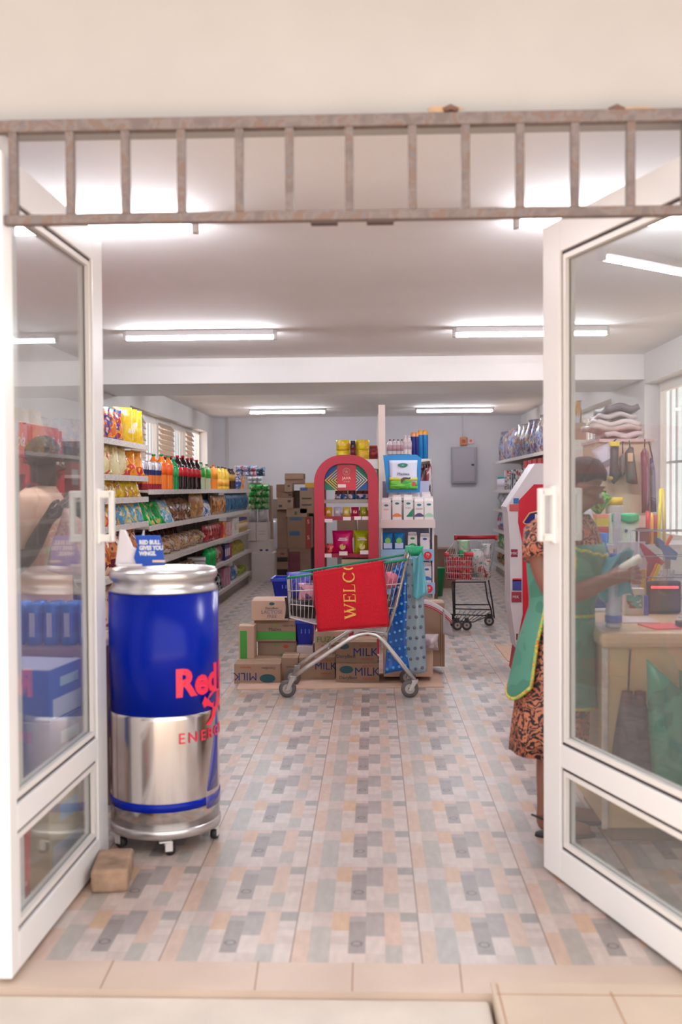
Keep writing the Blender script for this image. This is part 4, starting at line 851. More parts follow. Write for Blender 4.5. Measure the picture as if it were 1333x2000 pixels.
g = G(); cow = [(-.05, 0), (-.045, .028), (-.02, .04), (.01, .04), (.03, .036), (.045, .042), (.05, .03), (.035, .022), (.0, .022), (-.02, .012), (-.04, -.015)]
g.prism([(xm+.02+x*.9, z0+.065+z) for x, z in cow], .0925, .095); g.obj('cow_print', M((90, 70, 60), .5), hc)
g = G().lathe([(.018, 0), (.018, .003)], 18, mat=Matrix.Translation((x1-.035, .096, z0+.045)) @ Matrix.Rotation(R(90), 4, 'X')); g.obj('price_roundel', M((206, 60, 80), .4), hc)
sh = G().bx(-w/2-.002, w/2+.01, -.02, .30, z15-.015, z15).bx(-w/2-.002, w/2+.01, -.03, -.02, at(800, 1031, YK).z, z15+.006).obj('shelf', M((222, 206, 202), .5), wst)
zA = at(800, 1075, YK).z; sh = G().bx(-w/2, w/2, .0, .33, zA-.012, zA).bx(-w/2, w/2, -.01, .0, at(800, 1095, YK).z, zA+.01).obj('shelf', M((150, 190, 220), .5), wst)
zB = at(800, 1140, YK).z; sh2 = G().bx(-w/2, w/2, .0, .33, zB-.012, zB).bx(-w/2, w/2+.006, -.012, .0, at(800, 1160, YK).z, zB+.01).obj('shelf', M((160, 190, 220), .5), wst)
for (px, py, par, num) in ((836, 1085, sh, '79'), (838, 1150, sh2, '38')):
    p = at(px, py, YK-.02); g = G().lathe([(.036, 0), (.036, .004)], 22, mat=Matrix.Translation((p.x-cx, -.012, p.z)) @ Matrix.Rotation(R(90), 4, 'X')); r_ = g.obj('price_roundel', M((206, 40, 60), .4), wst)
    text(num, .022, M((236, 226, 226), .5), r_, (p.x-cx, -.0172, p.z+.006)); text('50', .008, M((236, 226, 226), .5), r_, (p.x-cx, -.0172, p.z-.014))
def milk_carton(x, Y, z, h, col, em, label, word=None, wc_=None, sl=None, kind='milk_carton'):
    w = .082; t = empty(kind, (x, Y, z), label, 'carton')
    g = G().bx(-w/2, w/2, -w/2, w/2, 0, h*.8); g.prism([(-w/2, h*.8), (w/2, h*.8), (w/2-.006, h*.93), (-w/2+.006, h*.93)], -.012, w/2, 0)
    g.add([(-w/2, -w/2, h*.8), (w/2, -w/2, h*.8), (w/2-.004, -.010, h*.94), (-w/2+.004, -.010, h*.94), (-w/2, w/2, h*.8), (w/2, w/2, h*.8)], [(0, 1, 2, 3), (0, 3, 4), (1, 5, 2), (3, 2, 5, 4)]); g.bx(-w/2+.004, w/2-.004, -.014, -.006, h*.90, h)
    g.obj('body', M(col, .35), t)
    g = G(); n = 16; g.prism([(.020*math.cos(2*math.pi*k/n), h*.66+.010*math.sin(2*math.pi*k/n)) for k in range(n)], -w/2-.002, -w/2); g.obj('emblem', M(em, .4), t)
    if word: text(word, .014, M(wc_, .4), t, (0, -w/2-.001, h*.48), depth=.0005)
    if sl == 'tri': g = G(); g.prism([(-.02, .03), (w/2-.001, .03), (w/2-.001, .105)], -w/2-.003, -w/2-.001); g.obj('corner_print', M((30, 130, 100), .4), t); 
    elif sl: g = G(); g.prism([(-w/2+.002, .03)]+[(-w/2+.002+(w-.004)*k/8, .035+.028*math.sin(math.pi*(k+1)/10)) for k in range(9)]+[(w/2-.002, .03)], -w/2-.003, -w/2-.001); g.obj('curved_print', M(sl, .4), t)
    return t
on5 = [(755, .20, 'LALA', (206, 70, 80), None, 'white milk carton with pink word, leftmost on the top shelf of the milk stand'), (776, .225, '', None, (226, 130, 70), 'white milk carton with orange curve, second on the top shelf of the milk stand'), (798, .225, 'FUZA', (40, 120, 70), 'tri', 'white milk carton with green corner in the middle of the milk stand shelf'), (819, .205, 'CREAM', (70, 60, 110), (84, 60, 110), 'white milk carton with purple curve, fourth on the top shelf of the milk stand'), (838, .21, '', None, (170, 206, 180), 'white milk carton with pale green curve, rightmost on the top shelf')]
for px, h, wd, wcol, sl, lb in on5:
    milk_carton(at(px, 1010, YK+.03).x, YK+.04, z15+.001, h, (232, 224, 222), (40, 110, 130), lb, wd or None, wcol, sl)
for k, px in enumerate((768, 789, 812, 833)):
    milk_carton(at(px, 1010, YK+.17).x, YK+.18, z15+.001, .25, (226, 214, 216), (40, 110, 130), '%s white milk carton in the back row of the milk stand' % ('leftmost', 'second', 'third', 'rightmost')[k])
for k, px in enumerate((758, 780)):
    o = G().pillow(.095, .155, .05, 0, seed=px).obj('milk_pouch', M((20, 130, 200), .35)); tag(o, '%s bright blue milk pouch on the second shelf of the milk stand' % ('left', 'right')[k], 'pouch'); o.location = (at(px, 1070, YK+.06).x, YK+.06, zA+.001)
    G().box((0, -.026, .04), (.075, .004, .05)).obj('label', M((196, 206, 236), .4), o); G().lathe([(.026, 0), (.026, .004)], 16, mat=Matrix.Translation((0, -.027, .085)) @ Matrix.Rotation(R(90), 4, 'X')).obj('emblem', M((130, 206, 90), .4), o)
milk_carton(at(806, 1070, YK+.06).x, YK+.06, zA+.001, .16, (224, 216, 214), (30, 140, 90), 'white carton with a green round print on the second shelf of the milk stand', None, None, (30, 150, 90))
milk_carton(at(830, 1070, YK+.06).x, YK+.06, zA+.001, .15, (226, 218, 222), (50, 80, 150), 'plain white carton at the right of the second shelf of the milk stand')
for k, px in enumerate((812, 834)):
    milk_carton(at(px, 1140, YK+.06).x, YK+.06, zB+.001, .19, (226, 220, 226), (50, 100, 160), '%s white carton on the third shelf of the milk stand' % ('left', 'right')[k], None, None, (60, 110, 180))

# ================================================================ SHOPPING TROLLEYS
chrome = M((196, 192, 192), .25, .9); chromew = M((214, 208, 206), .3, .7); greenp = M((30, 140, 104), .4); dkw = M((84, 80, 82), .4, .6)
Yn, Yf = 6.80, 7.22
def P(px, py, Y=Yn): return at(px, py, Y)
ct = empty('shopping_trolley', (P(690, 1300).x, 7.0, 0), 'silver shopping trolley seen from the side, a red doormat hung over it', 'trolley'); o0 = ct.location.copy()
def rel(p, Y=None): return Vector((p.x-o0.x, (Y if Y is not None else p.y)-o0.y, p.z-o0.z))
def L2(px, py, Y): return rel(at(px, py, Yn), Y)
W4 = .0028
nose_t, nose_b = (560, 1130), (565, 1207); end_t, end_b = (796, 1092), (757, 1236)
def lerp(a, b, t): return (a[0]+(b[0]-a[0])*t, a[1]+(b[1]-a[1])*t)
def bot(t): return lerp(nose_b, (622, 1221), t/.3) if t < .3 else lerp((622, 1221), end_b, (t-.3)/.7)
yn, yf = 6.78, 7.26; nin = .05
def Yside(t, near): return (yn+nin*(1-t)) if near else (yf-nin*(1-t))
for near in (True, False):
    g = G()
    for k in range(27):
        t = k/26; a = lerp(nose_t, end_t, t); b = bot(t); Y = Yside(t, near); g.tube([L2(a[0], a[1], Y), L2(b[0], b[1], Y)], W4*.8, n=6, caps=False)
    for fz in (.33, .66):
        g.tube([L2(*lerp(lerp(nose_t, end_t, k/12), bot(k/12), fz), Yside(k/12, near)) for k in range(13)], W4*1.3, n=6)
    g.tube([L2(*bot(k/12), Yside(k/12, near)) for k in range(13)], W4*1.8, n=6)
    g.obj('basket_side', chromew, ct)
    G().tube([L2(*lerp(nose_t, end_t, k/8), Yside(k/8, near)) for k in range(9)], .0085, n=8).obj('rim', greenp, ct)
g = G()
for k in range(12):
    v = k/11; g.tube([L2(*nose_t, yn+nin+(yf-yn-2*nin)*v), L2(*nose_b, yn+nin+(yf-yn-2*nin)*v)], W4*.8, n=6, caps=False)
for fz in (0, .33, .66, 1): q = lerp(nose_t, nose_b, fz); g.tube([L2(*q, yn+nin), L2(*q, yf-nin)], W4*1.4, n=6)
g.obj('basket_front', chromew, ct)
g = G()
for k in range(14):
    v = k/13; g.tube([L2(*bot(q/6), Yside(q/6, True)+(Yside(q/6, False)-Yside(q/6, True))*v) for q in range(7)], W4*.8, n=5, caps=False)
for q in range(9): t = q/8; g.tube([L2(*bot(t), Yside(t, True)), L2(*bot(t), Yside(t, False))], W4*1.2, n=5)
g.obj('basket_floor', chromew, ct)
g = G()
for k in range(12):
    v = k/11; g.tube([L2(*end_t, yn+(yf-yn)*v), L2(*end_b, yn+(yf-yn)*v)], W4, n=5, caps=False)
for fz in (.0, .4, .75, 1): q = lerp(end_t, end_b, fz); g.tube([L2(*q, yn), L2(*q, yf)], W4*1.5, n=6)
g.obj('rear_gate', chrome, ct)
for Y in (Yn, Yf):
    pts = [(573, 1322), (600, 1303), (640, 1276), (680, 1250), (700, 1240), (718, 1236), (735, 1240), (748, 1250), (780, 1290), (811, 1330)]
    G().tube([L2(x, y, Y) for x, y in pts], .0155 if Y == Yn else .0145, n=10).obj('chassis_tube', chromew, ct)
    G().tube([L2(757, 1236, Y), L2(775, 1180, Y), L2(797, 1088, Y), L2(803, 1078, Y)], .011, n=8).obj('upright_tube', chrome, ct)
g = G(); g.hexa([L2(692, 1240, yn+.02), L2(757, 1240, yn+.02), L2(757, 1240, yf-.02), L2(692, 1240, yf-.02), L2(690, 1228, yn+.02), L2(757, 1228, yn+.02), L2(757, 1228, yf-.02), L2(690, 1228, yf-.02)]); g.obj('base_plate', M((210, 206, 206), .4), ct)
G().tube([L2(640, 1276, Yn), L2(640, 1276, Yf)], .008).obj('cross_bar', chrome, ct); G().tube([L2(770, 1278, Yn), L2(770, 1278, Yf)], .008).obj('cross_bar', chrome, ct)
hb = G().tube([L2(803, 1078, yn-.02), L2(803, 1078, yf+.02)], .016, n=10).obj('handle', M((40, 150, 110), .4), ct)
hs = G().bx(-.03, .03, -.1, .1, -.02, .02).obj('handle_grip', M((60, 170, 130), .4), ct); hs.location = L2(803, 1076, 7.0)
def wheel(parent, c, r, t_, col=(96, 88, 88), fork=True, axis='y'):
    d = Vector((0, t_, 0)); cr = Vector(c); g = G()
    prof = [(r*.55, -t_), (r*.92, -t_), (r, -t_*.6), (r, t_*.6), (r*.92, t_), (r*.55, t_)]
    g.lathe(prof, 26, mat=Matrix.Translation(cr) @ Matrix.Rotation(R(90), 4, 'X')); o = g.obj('wheel', M(col, .6), parent)
    G().lathe([(r*.56, -t_*1.05), (r*.56, t_*1.05)], 20, mat=Matrix.Translation(cr) @ Matrix.Rotation(R(90), 4, 'X')).obj('wheel_hub', M((176, 166, 160), .4, .4), o)
    G().lathe([(r*.2, -t_*1.5), (r*.2, t_*1.5)], 12, mat=Matrix.Translation(cr) @ Matrix.Rotation(R(90), 4, 'X')).obj('axle', M((90, 84, 84), .4, .6), o)
    return o
r = .060
for (px, Y, top) in ((562, Yn, (573, 1322)), (562, Yf, (573, 1322)), (801, Yn, (811, 1330)), (801, Yf, (811, 1330))):
    c = L2(px, 1342, Y); c.z = r; wheel(ct, c, r, .014)
    tp = L2(*top, Y); g = G()
    for q in (-1, 1): g.add([(tp.x-.02, tp.y+q*.02-.003, tp.z), (tp.x+.02, tp.y+q*.02-.003, tp.z), (c.x+.014, c.y+q*.02-.003, c.z-.012), (c.x-.014, c.y+q*.02-.003, c.z-.012), (tp.x-.02, tp.y+q*.02+.003, tp.z), (tp.x+.02, tp.y+q*.02+.003, tp.z), (c.x+.014, c.y+q*.02+.003, c.z-.012), (c.x-.014, c.y+q*.02+.003, c.z-.012)], [(3, 2, 1, 0), (4, 5, 6, 7), (0, 1, 5, 4), (1, 2, 6, 5), (2, 3, 7, 6), (3, 0, 4, 7)])
    g.box((tp.x, tp.y, tp.z+.004), (.045, .05, .012)); g.obj('wheel_fork', chrome, ct, bevel=.002)
# doormat over the side
dmY = yn-.022
mt = empty('doormat', at(680, 1232, dmY), 'red doormat with golden letters hung sideways over the front trolley', 'mat'); q0 = mt.location.copy()
c4 = [at(622, 1233, dmY), at(760, 1222, dmY), at(749, 1098, dmY), at(612, 1121, dmY)]
def matf(u, v):
    p = c4[0].lerp(c4[1], u).lerp(c4[3].lerp(c4[2], u), v)-q0; p.y += .006*math.sin(u*5)*(1-v)-.004*math.sin(v*6); return p
G().sheet(matf, 16, 16, .009).obj('pile', M((204, 22, 40), .95, noise=.06, ns=120, bump=.5), mt)
def matr(u, v):
    p = matf(u, 1); return p+Vector((0, .02+.0*u, .012))*min(1, v*2)+Vector((0, .04*max(0, v-.5), -.5*max(0, v-.5)))
G().sheet(matr, 10, 8, .008).obj('folded_end', M((190, 22, 40), .95), mt)
g = G(); e = [matf(0, v/10) for v in range(11)]; g.tube(e, .006, n=6); g.obj('edging', M((176, 20, 40), .7), mt)
g = G(); g.tube([matf(u/10, 0) for u in range(11)], .006, n=6); g.tube([matf(1, v/10) for v in range(11)], .006, n=6); g.obj('edging', M((176, 20, 40), .7), mt)
gold = M((240, 190, 90), .7)
# serif letters read upwards; strokes in a unit box: (x0,y0,x1,y1,width)
serif = {'W': [(0, 1, .3, 0, .16), (.3, 0, .5, .8, .07), (.5, .8, .7, 0, .16), (.7, 0, 1, 1, .07), (-.1, 1, .15, 1, .06), (.38, 1, .6, 1, .06), (.88, 1, 1.1, 1, .06), (.5, .8, .46, 1, .1)],
 'E': [(.15, 0, .15, 1, .17), (0, 0, .85, 0, .07), (0, 1, .85, 1, .07), (.15, .52, .6, .52, .07), (.85, 0, .85, .25, .07), (.85, 1, .85, .78, .07), (.6, .4, .6, .64, .06)],
 'L': [(.15, 0, .15, 1, .17), (-.02, 0, .85, 0, .07), (-.02, 1, .35, 1, .07), (.85, 0, .85, .28, .07)],
 'C': [(.85, .8, .85, 1, .06)]}
def strokes(ch):
    out = list(serif.get(ch, []))
    if ch in 'CO':
        n = 20; a0, a1 = (R(40), R(320)) if ch == 'C' else (0, R(360))
        for k in range(n):
            p = a0+(a1-a0)*k/n; q = a0+(a1-a0)*(k+1)/n; out.append((.5+.45*math.cos(p), .5+.5*math.sin(p), .5+.45*math.cos(q), .5+.5*math.sin(q), .08+.09*abs(math.cos((p+q)/2))))
    return out
c5 = [(1207, 1181, 'W'), (1176, 1159, 'E'), (1156, 1140, 'L'), (1137, 1116, 'C'), (1113, 1094, 'O')]
for (ya, yb, ch) in c5:
    g = G()
    for (x0, y0, x1, y1, wd) in strokes(ch):
        def tp(u, v):   # u: along the word (up the picture), v: letter height (towards the left of the picture)
            py = ya+(yb-ya)*u; px = 696-22*v-(1207-py)*.045; return at(px, py, dmY-.0075)-q0
        dx, dy = x1-x0, y1-y0; ln = math.hypot(dx, dy) or 1; nx, ny = -dy/ln*wd/2, dx/ln*wd/2
        p = [tp(x0+nx, y0+ny), tp(x1+nx, y1+ny), tp(x1-nx, y1-ny), tp(x0-nx, y0-ny)]; sft = Vector((0, .004, 0))
        if max(v.z for v in p) + q0.z > at(690, 1107, dmY).z: continue
        g.add(p+[v+sft for v in p], [(0, 1, 2, 3), (7, 6, 5, 4), (0, 4, 5, 1), (1, 5, 6, 2), (2, 6, 7, 3), (3, 7, 4, 0)])
    if g.v: g.obj('lettering', gold, mt)
# things in the trolley
def intr(o, px, py, Y, label, cat, rz=0, rx=0): o.location = at(px, py, Y); o.location.y = Y; o.rotation_euler = (rx, 0, rz); return tag(o, label, cat)
intr(G().pillow(.26, .15, .2, 0, seed=71).obj('black_bag', M((44, 36, 38), .5)), 592, 1208, 7.0, 'black bag lying in the nose of the front trolley', 'bag')
intr(G().pillow(.15, .12, .10, 0, seed=72).obj('pink_packet', PM([(236, 130, 170), (240, 170, 196), (120, 80, 140)], 10, .4, 2)), 604, 1172, 6.93, 'pink packet on the black bag in the front trolley', 'packet')
intr(G().pillow(.18, .20, .12, 0, seed=73).obj('blue_packet', PM([(60, 60, 150), (90, 90, 180), (40, 40, 110)], 10, .4, 2)), 585, 1172, 7.08, 'violet blue packet at the very nose of the front trolley', 'packet')
intr(G().pillow(.1, .12, .08, 0, seed=75).obj('rose_packet', M((236, 120, 150), .4)), 768, 1150, 7.0, 'small rose coloured packet at the handle end of the front trolley', 'packet')
# bath mats hung over the handle end
def bathmat(name, label, pts4, col, alpha, Y, dots, dotc, seed):
    m = empty(name, at(pts4[0][0], pts4[0][1], Y), label, 'bath mat'); q = m.location.copy(); c = [at(x, y, Y+dy) for x, y, dy in pts4]
    f = lambda u, v: (c[0].lerp(c[1], u).lerp(c[3].lerp(c[2], u), v)-q)+Vector((0, .02*math.sin(u*4+seed)+.012*math.sin(v*5+seed), 0))
    G().sheet(f, 12, 20, .005).obj('sheet', M(col, .18, alpha=alpha, coat=.5), m)
    k = 0
    for i in range(dots[0]):
        for j in range(dots[1]):
            p = f((i+.5+.3*((j % 2)-.5))/dots[0], (j+.5)/dots[1]); G().lathe([(.012, 0), (.010, .006), (.004, .009)], 10, mat=Matrix.Translation(p+Vector((0, -.003, 0))) @ Matrix.Rotation(R(90), 4, 'X')).obj('suction_cup', M(dotc, .2, coat=.5), m)
    return m
bathmat('bath_mat', 'bright blue bubbled plastic bath mat hanging from the trolley handle', [(752, 1318, -.02), (800, 1306, 0), (793, 1094, .0), (768, 1110, 0)], (10, 96, 190), .93, 6.98, (4, 12), (90, 170, 226), 1)
bathmat('bath_mat', 'clear greyish plastic bath mat with dark dots hanging right of the blue one', [(795, 1320, 0), (834, 1312, .02), (824, 1092, 0), (792, 1092, 0)], (156, 176, 186), .82, 6.95, (3, 11), (92, 90, 112), 2)
o = G().sheet(lambda u, v: at(807+18*u+12*v*u, 1085+80*v+6*math.sin(u*5), 6.90)-at(815, 1165, 6.9)+Vector((0, .015*math.sin(7*u+3*v), 0)), 8, 12, .003).obj('plastic_bag', M((110, 200, 214), .2, alpha=.6, coat=.5)); o.location = at(815, 1165, 6.9); tag(o, 'thin turquoise plastic bag tied at the right end of the trolley handle', 'bag')
o = G().pillow(.09, .07, .06, 0, seed=77).obj('green_packet', M((40, 170, 120), .3)); o.location = at(815, 1086, 6.93); tag(o, 'small green packet on the right end of the trolley handle', 'packet')
# ---- far trolley seen end on
Yq = 10.25
fc = empty('shopping_trolley', (at(917, 1230, Yq).x, Yq, 0), 'older two tier trolley with red handle and packed basket, near the back wall', 'trolley'); f0 = fc.location.copy()
def K(px, py, dy=0): p = at(px, py, Yq+dy); return p-f0
FT = M((64, 60, 62), .4, .6)
G().tube([K(890, 1050, .25), K(971, 1049, .25)], .021, n=10).obj('handle', M((176, 30, 44), .35), fc)
for x_ in (890, 969): G().tube([K(x_-2, 1050, .25), K(x_+3, 1050, .25)], .028, n=10).obj('handle_cap', M((200, 40, 50), .35), fc)
g = G()
top_n = [K(868, 1083, -.22), K(924, 1083, -.22)]; bot_n = [K(872, 1130, -.2), K(922, 1133, -.2)]; top_f = [K(890, 1056, .22), K(968, 1056, .22)]; bot_f = [K(905, 1130, .18), K(955, 1134, .18)]
def mesh_panel(A, B, Cc, D, n, m_, rad):
    """A-B top edge, C-D bottom edge"""
    for k in range(n+1): u = k/n; g.tube([A.lerp(B, u), Cc.lerp(D, u)], rad, n=5, caps=False)
    for k in range(m_+1): v = k/m_; g.tube([A.lerp(Cc, v), B.lerp(D, v)], rad, n=5, caps=False)
mesh_panel(top_n[0], top_n[1], bot_n[0], bot_n[1], 12, 4, .0022); g.obj('basket_front', chromew, fc)
g = G(); mesh_panel(top_n[0], top_f[0], bot_n[0], bot_f[0], 8, 3, .0022); g.obj('basket_side', chromew, fc)
g = G(); mesh_panel(top_n[1], top_f[1], bot_n[1], bot_f[1], 10, 4, .0022); g.obj('basket_side', chromew, fc)
g = G(); mesh_panel(top_f[0], top_f[1], bot_f[0], bot_f[1], 12, 3, .0022); g.obj('rear_gate', chrome, fc)
g = G(); mesh_panel(bot_n[0], bot_n[1], bot_f[0], bot_f[1], 8, 6, .0022); g.obj('basket_floor', chrome, fc)
for a_, b_ in ((868, 878), (907, 925)): G().tube([K(a_, 1083, -.22), K(b_, 1083, -.22)], .022, n=8).obj('corner_bumper', M((206, 50, 66), .4), fc)
for pts in ([K(884, 1137, -.15), K(886, 1175, -.12), K(887, 1205, -.1), K(884, 1210, -.1)], [K(888, 1137, .1), K(889, 1203, .15)], [K(948, 1135, -.1), K(953, 1170, -.1), K(960, 1190, -.1), K(962, 1208, -.05)], [K(955, 1133, .15), K(962, 1175, .15), K(966, 1207, .2)]):
    G().tube(pts, .0085, n=7).obj('frame_tube', FT, fc)
g = G()
for pts in ([K(884, 1137, -.15), K(950, 1137, -.15)], [K(888, 1181, .0), K(957, 1181, .0)], [K(886, 1189, -.05), K(960, 1191, -.05)], [K(886, 1212, -.15), K(925, 1215, -.25), K(962, 1200, -.05)], [K(888, 1200, .2), K(964, 1203, .2)]): g.tube(pts, .007, n=6)
for k in range(7): u = k/6; g.tube([K(888, 1212, -.15).lerp(K(930, 1212, -.2), u), K(900, 1192, .15).lerp(K(960, 1194, .15), u)], .004, n=5)
g.obj('lower_rack', FT, fc)
for (px, py, dy) in ((912, 1222, -.22), (956, 1212, .1), (882, 1214, .1), (894, 1222, -.22)):
    c = K(px, py, dy); c.z = .052; wheel(fc, c, .052, .013, (70, 64, 66)); G().box((c.x, c.y, c.z+.05), (.04, .045, .05)).obj('wheel_fork', FT, fc, bevel=.003)
bk = empty('shopping_basket', at(897, 1131, Yq-.08), 'red plastic hand basket full of bottles in the far trolley', 'basket'); bw = 46*Yq/1950
g = G()
for z in (0, .05, .1, .15, .2): g.bx(-bw/2, bw/2, -.1, -.094, z, z+.02); g.bx(-bw/2, -bw/2+.006, -.1, .1, z, z+.02); g.bx(bw/2-.006, bw/2, -.1, .1, z, z+.02); g.bx(-bw/2, bw/2, .094, .1, z, z+.02)
for k in range(9): x = -bw/2+bw*k/8; g.bx(x-.004, x+.004, -.102, -.096, 0, .22); g.bx(x-.004, x+.004, .096, .102, 0, .22)
g.bx(-bw/2, bw/2, -.1, .1, 0, .008); g.obj('shell', M((200, 30, 46), .4), bk)
for k, (dx, c, nm) in enumerate(((-.09, (70, 90, 140), 'blue'), (-.045, (190, 40, 60), 'red'), (0, (50, 60, 80), 'dark'), (.05, (226, 180, 140), 'peach'), (.09, (206, 40, 56), 'scarlet'))):
    o = bottle_proto('basket_bottle', c, (214, 190, 196), (222, 206, 206), .22 if k != 3 else .20, .022); o.location = (bk.location.x+dx, bk.location.y-.02, bk.location.z+.01); tag(o, '%s bottle upright in the red hand basket of the far trolley' % nm, 'bottle')
for (px, py, c, lb, w_, h_) in ((940, 1128, [(170, 60, 60), (206, 190, 186), (110, 140, 130)], 'red and clear packet at the right of the far trolley', .2, .2), (935, 1110, [(150, 190, 180), (214, 206, 206), (90, 150, 130)], 'pale green packet piled in the far trolley', .18, .2), (905, 1085, [(190, 206, 170), (160, 190, 150), (222, 222, 210)], 'pale lime packet at the top of the far trolley load', .12, .16), (950, 1092, [(214, 206, 212), (206, 190, 196), (90, 160, 130)], 'white packet near the right upright of the far trolley', .1, .16)):
    o = G().pillow(w_, h_, .12, 0, seed=px).obj('trolley_packet', PM(c, 12, .3, px % 7)); p = at(px, py, Yq+.1); o.location = p; tag(o, lb, 'packet')
o = G().lathe([(.032, 0), (.034, .02), (.02, .06)], 12).obj('plastic_cup', M((20, 150, 90), .4)); o.location = at(901, 1087, Yq+.02); tag(o, 'small green plastic cup on top of the far trolley load', 'cup')

# ================================================================ THE CARTON PILE ON THE FLOOR
g = G(); p = [fl(462, 1348), fl(868, 1343), fl(855, 1312), fl(478, 1318)]
g.hexa([(v.x, v.y, 0) for v in p]+[(v.x, v.y, .008) for v in p]); tag(g.obj('cardboard_sheet', kraftp), 'flattened cardboard sheet on the floor under the milk cartons', 'cardboard')
k3 = M((166, 136, 114), .8, noise=.05, ns=5, bump=.1)
def C2(label, x0, y0, x1, y1, Y, dep, mat=k3, **k): return carton(label, x0, y0, x1, y1, Y, dep, mat, **k)
MK = ('MILK', .72, .52, .062, inkb); PRF = ('PREMIUM', .72, .18, .016, inkr)
C2('opened milk carton with upside down lettering, front left of the pile', 458, 1297, 548, 1340, 7.28, .40, prints=[('MILK', .24, .45, .058, inkb, 1), ('oval', .72, .35, .17, inkt), ('DairyBest', .74, .82, .018, inkd, 1), ('PREMIUM', .25, .86, .014, inkr, 1)], opened=False)
C2('milk carton directly under the trolley nose', 550, 1285, 582, 1336, 7.36, .30, prints=[('TETRA', .5, .65, .014, inkd)])
C2('milk carton with blue lettering behind the trolley tube', 584, 1284, 655, 1326, 7.42, .30, prints=[('MILK', .74, .58, .055, inkb), ('Semi Skim', .72, .86, .016, inkr), ('PREMIUM', .74, .25, .014, inkr)])
C2('upper milk carton with blue lettering beneath the trolley basket', 656, 1254, 737, 1295, 7.34, .30, prints=[('MILK', .72, .50, .062, inkb), ('Semi Skim', .74, .84, .018, inkr), ('PREMIUM', .76, .18, .016, inkr), ('oval', .2, .80, .13, inkt), ('DairyBest', .25, .32, .026, inkd)])
C2('lower milk carton with blue lettering beneath the trolley basket', 657, 1296, 741, 1333, 7.30, .34, prints=[('MILK', .72, .55, .062, inkb), ('Semi Skim', .74, .88, .015, inkr), ('PREMIUM', .76, .18, .016, inkr), ('oval', .24, .68, .16, inkt), ('DairyBest', .28, .25, .024, inkd)])
C2('pale carton with green lettering behind the red doormat', 616, 1233, 680, 1284, 7.56, .3, kraftp, prints=[('FUZA', .35, .68, .045, inkg), ('band', .5, .42, .6, M((170, 120, 100), .7), .05)])
C2('carton with a green landscape band and red roundel in the left column', 504, 1253, 580, 1296, 7.72, .26, kraft, prints=[('band', .78, .10, .42, inkg, .35), ('oval', .72, .78, .07, inkr), ('BIO', .5, .85, .02, inkg)])
C2('carton with a full width green band beneath the lactose free box', 497, 1212, 578, 1253, 7.70, .28, kraft, prints=[('band', .5, .10, .98, inkg, .38), ('Maziwa', .5, .58, .024, inkd), ('oval', .5, .82, .07, M((140, 140, 60), .6)), ('FRESH MILK', .84, .75, .014, inkd)])
t = C2('tilted lactose free carton on top of the left column', 491, 1173, 562, 1212, 7.66, .3, kraftp, prints=[('oval', .57, .84, .075, inkt), ('LACTOSE', .57, .42, .028, M((120, 110, 140), .6)), ('FREE', .57, .20, .026, M((120, 110, 140), .6)), ('DairyBest', .57, .62, .018, inkd)])
C2('thin upright carton with a tall green stripe beside the left column', 467, 1223, 496, 1297, 7.52, .18, kraftp, prints=[('band', .32, .06, .45, inkg, .82)])
C2('support carton hidden under the green band cartons of the left column', 504, 1296, 580, 1334, 7.75, .22, kraft)
C2('rear carton supporting the pale green lettered one', 600, 1284, 680, 1330, 7.74, .2, kraft)
C2('whitish carton wrapped in plastic behind the bath mats', 750, 1252, 846, 1322, 7.34, .34, kraftp)
C2('tall brown carton standing right of the bath mats', 824, 1178, 869, 1302, 7.65, .30, kraft, prints=[('band', .82, 0, .03, M((130, 96, 74), .8), .95), ('band', .92, 0, .03, M((130, 96, 74), .8), .95)])
o = tag(G().pillow(.13, .12, .2, 0, seed=81).obj('plastic_wrap', M((206, 190, 196), .2, alpha=.7, coat=.4)), 'crumpled clear plastic at the right corner of the whitish carton', 'plastic'); o.location = at(840, 1270, 7.34)
# curved red and white card leaning over the brown carton
fp = empty('curved_header_card', at(850, 1200, 7.5), 'white card with red stripes bent over the tall brown carton', 'card'); q1 = fp.location.copy()
def cardf(u, v, w0=0, w1=1):
    px = 823+60*u; py = 1170+4*u+28*u*u; return at(px, py+(w0+(w1-w0)*v)*(13+3*u), 7.42+.03*u)-q1
G().sheet(lambda u, v: cardf(u, v), 14, 5, .006).obj('card', M((216, 206, 210), .45), fp)
for (a_, b_) in ((.62, .74), (.84, 1.0)): G().sheet(lambda u, v: cardf(u, v, a_, b_)+Vector((0, -.005, 0)), 14, 2, .002).obj('stripe', M((186, 30, 56), .45), fp)
G().sheet(lambda u, v: at(866+16*u*v+6*u, 1190+48*v+6*u, 7.42+.05*u)-q1, 4, 8, .004).obj('card_edge', M((170, 160, 166), .4), fp)
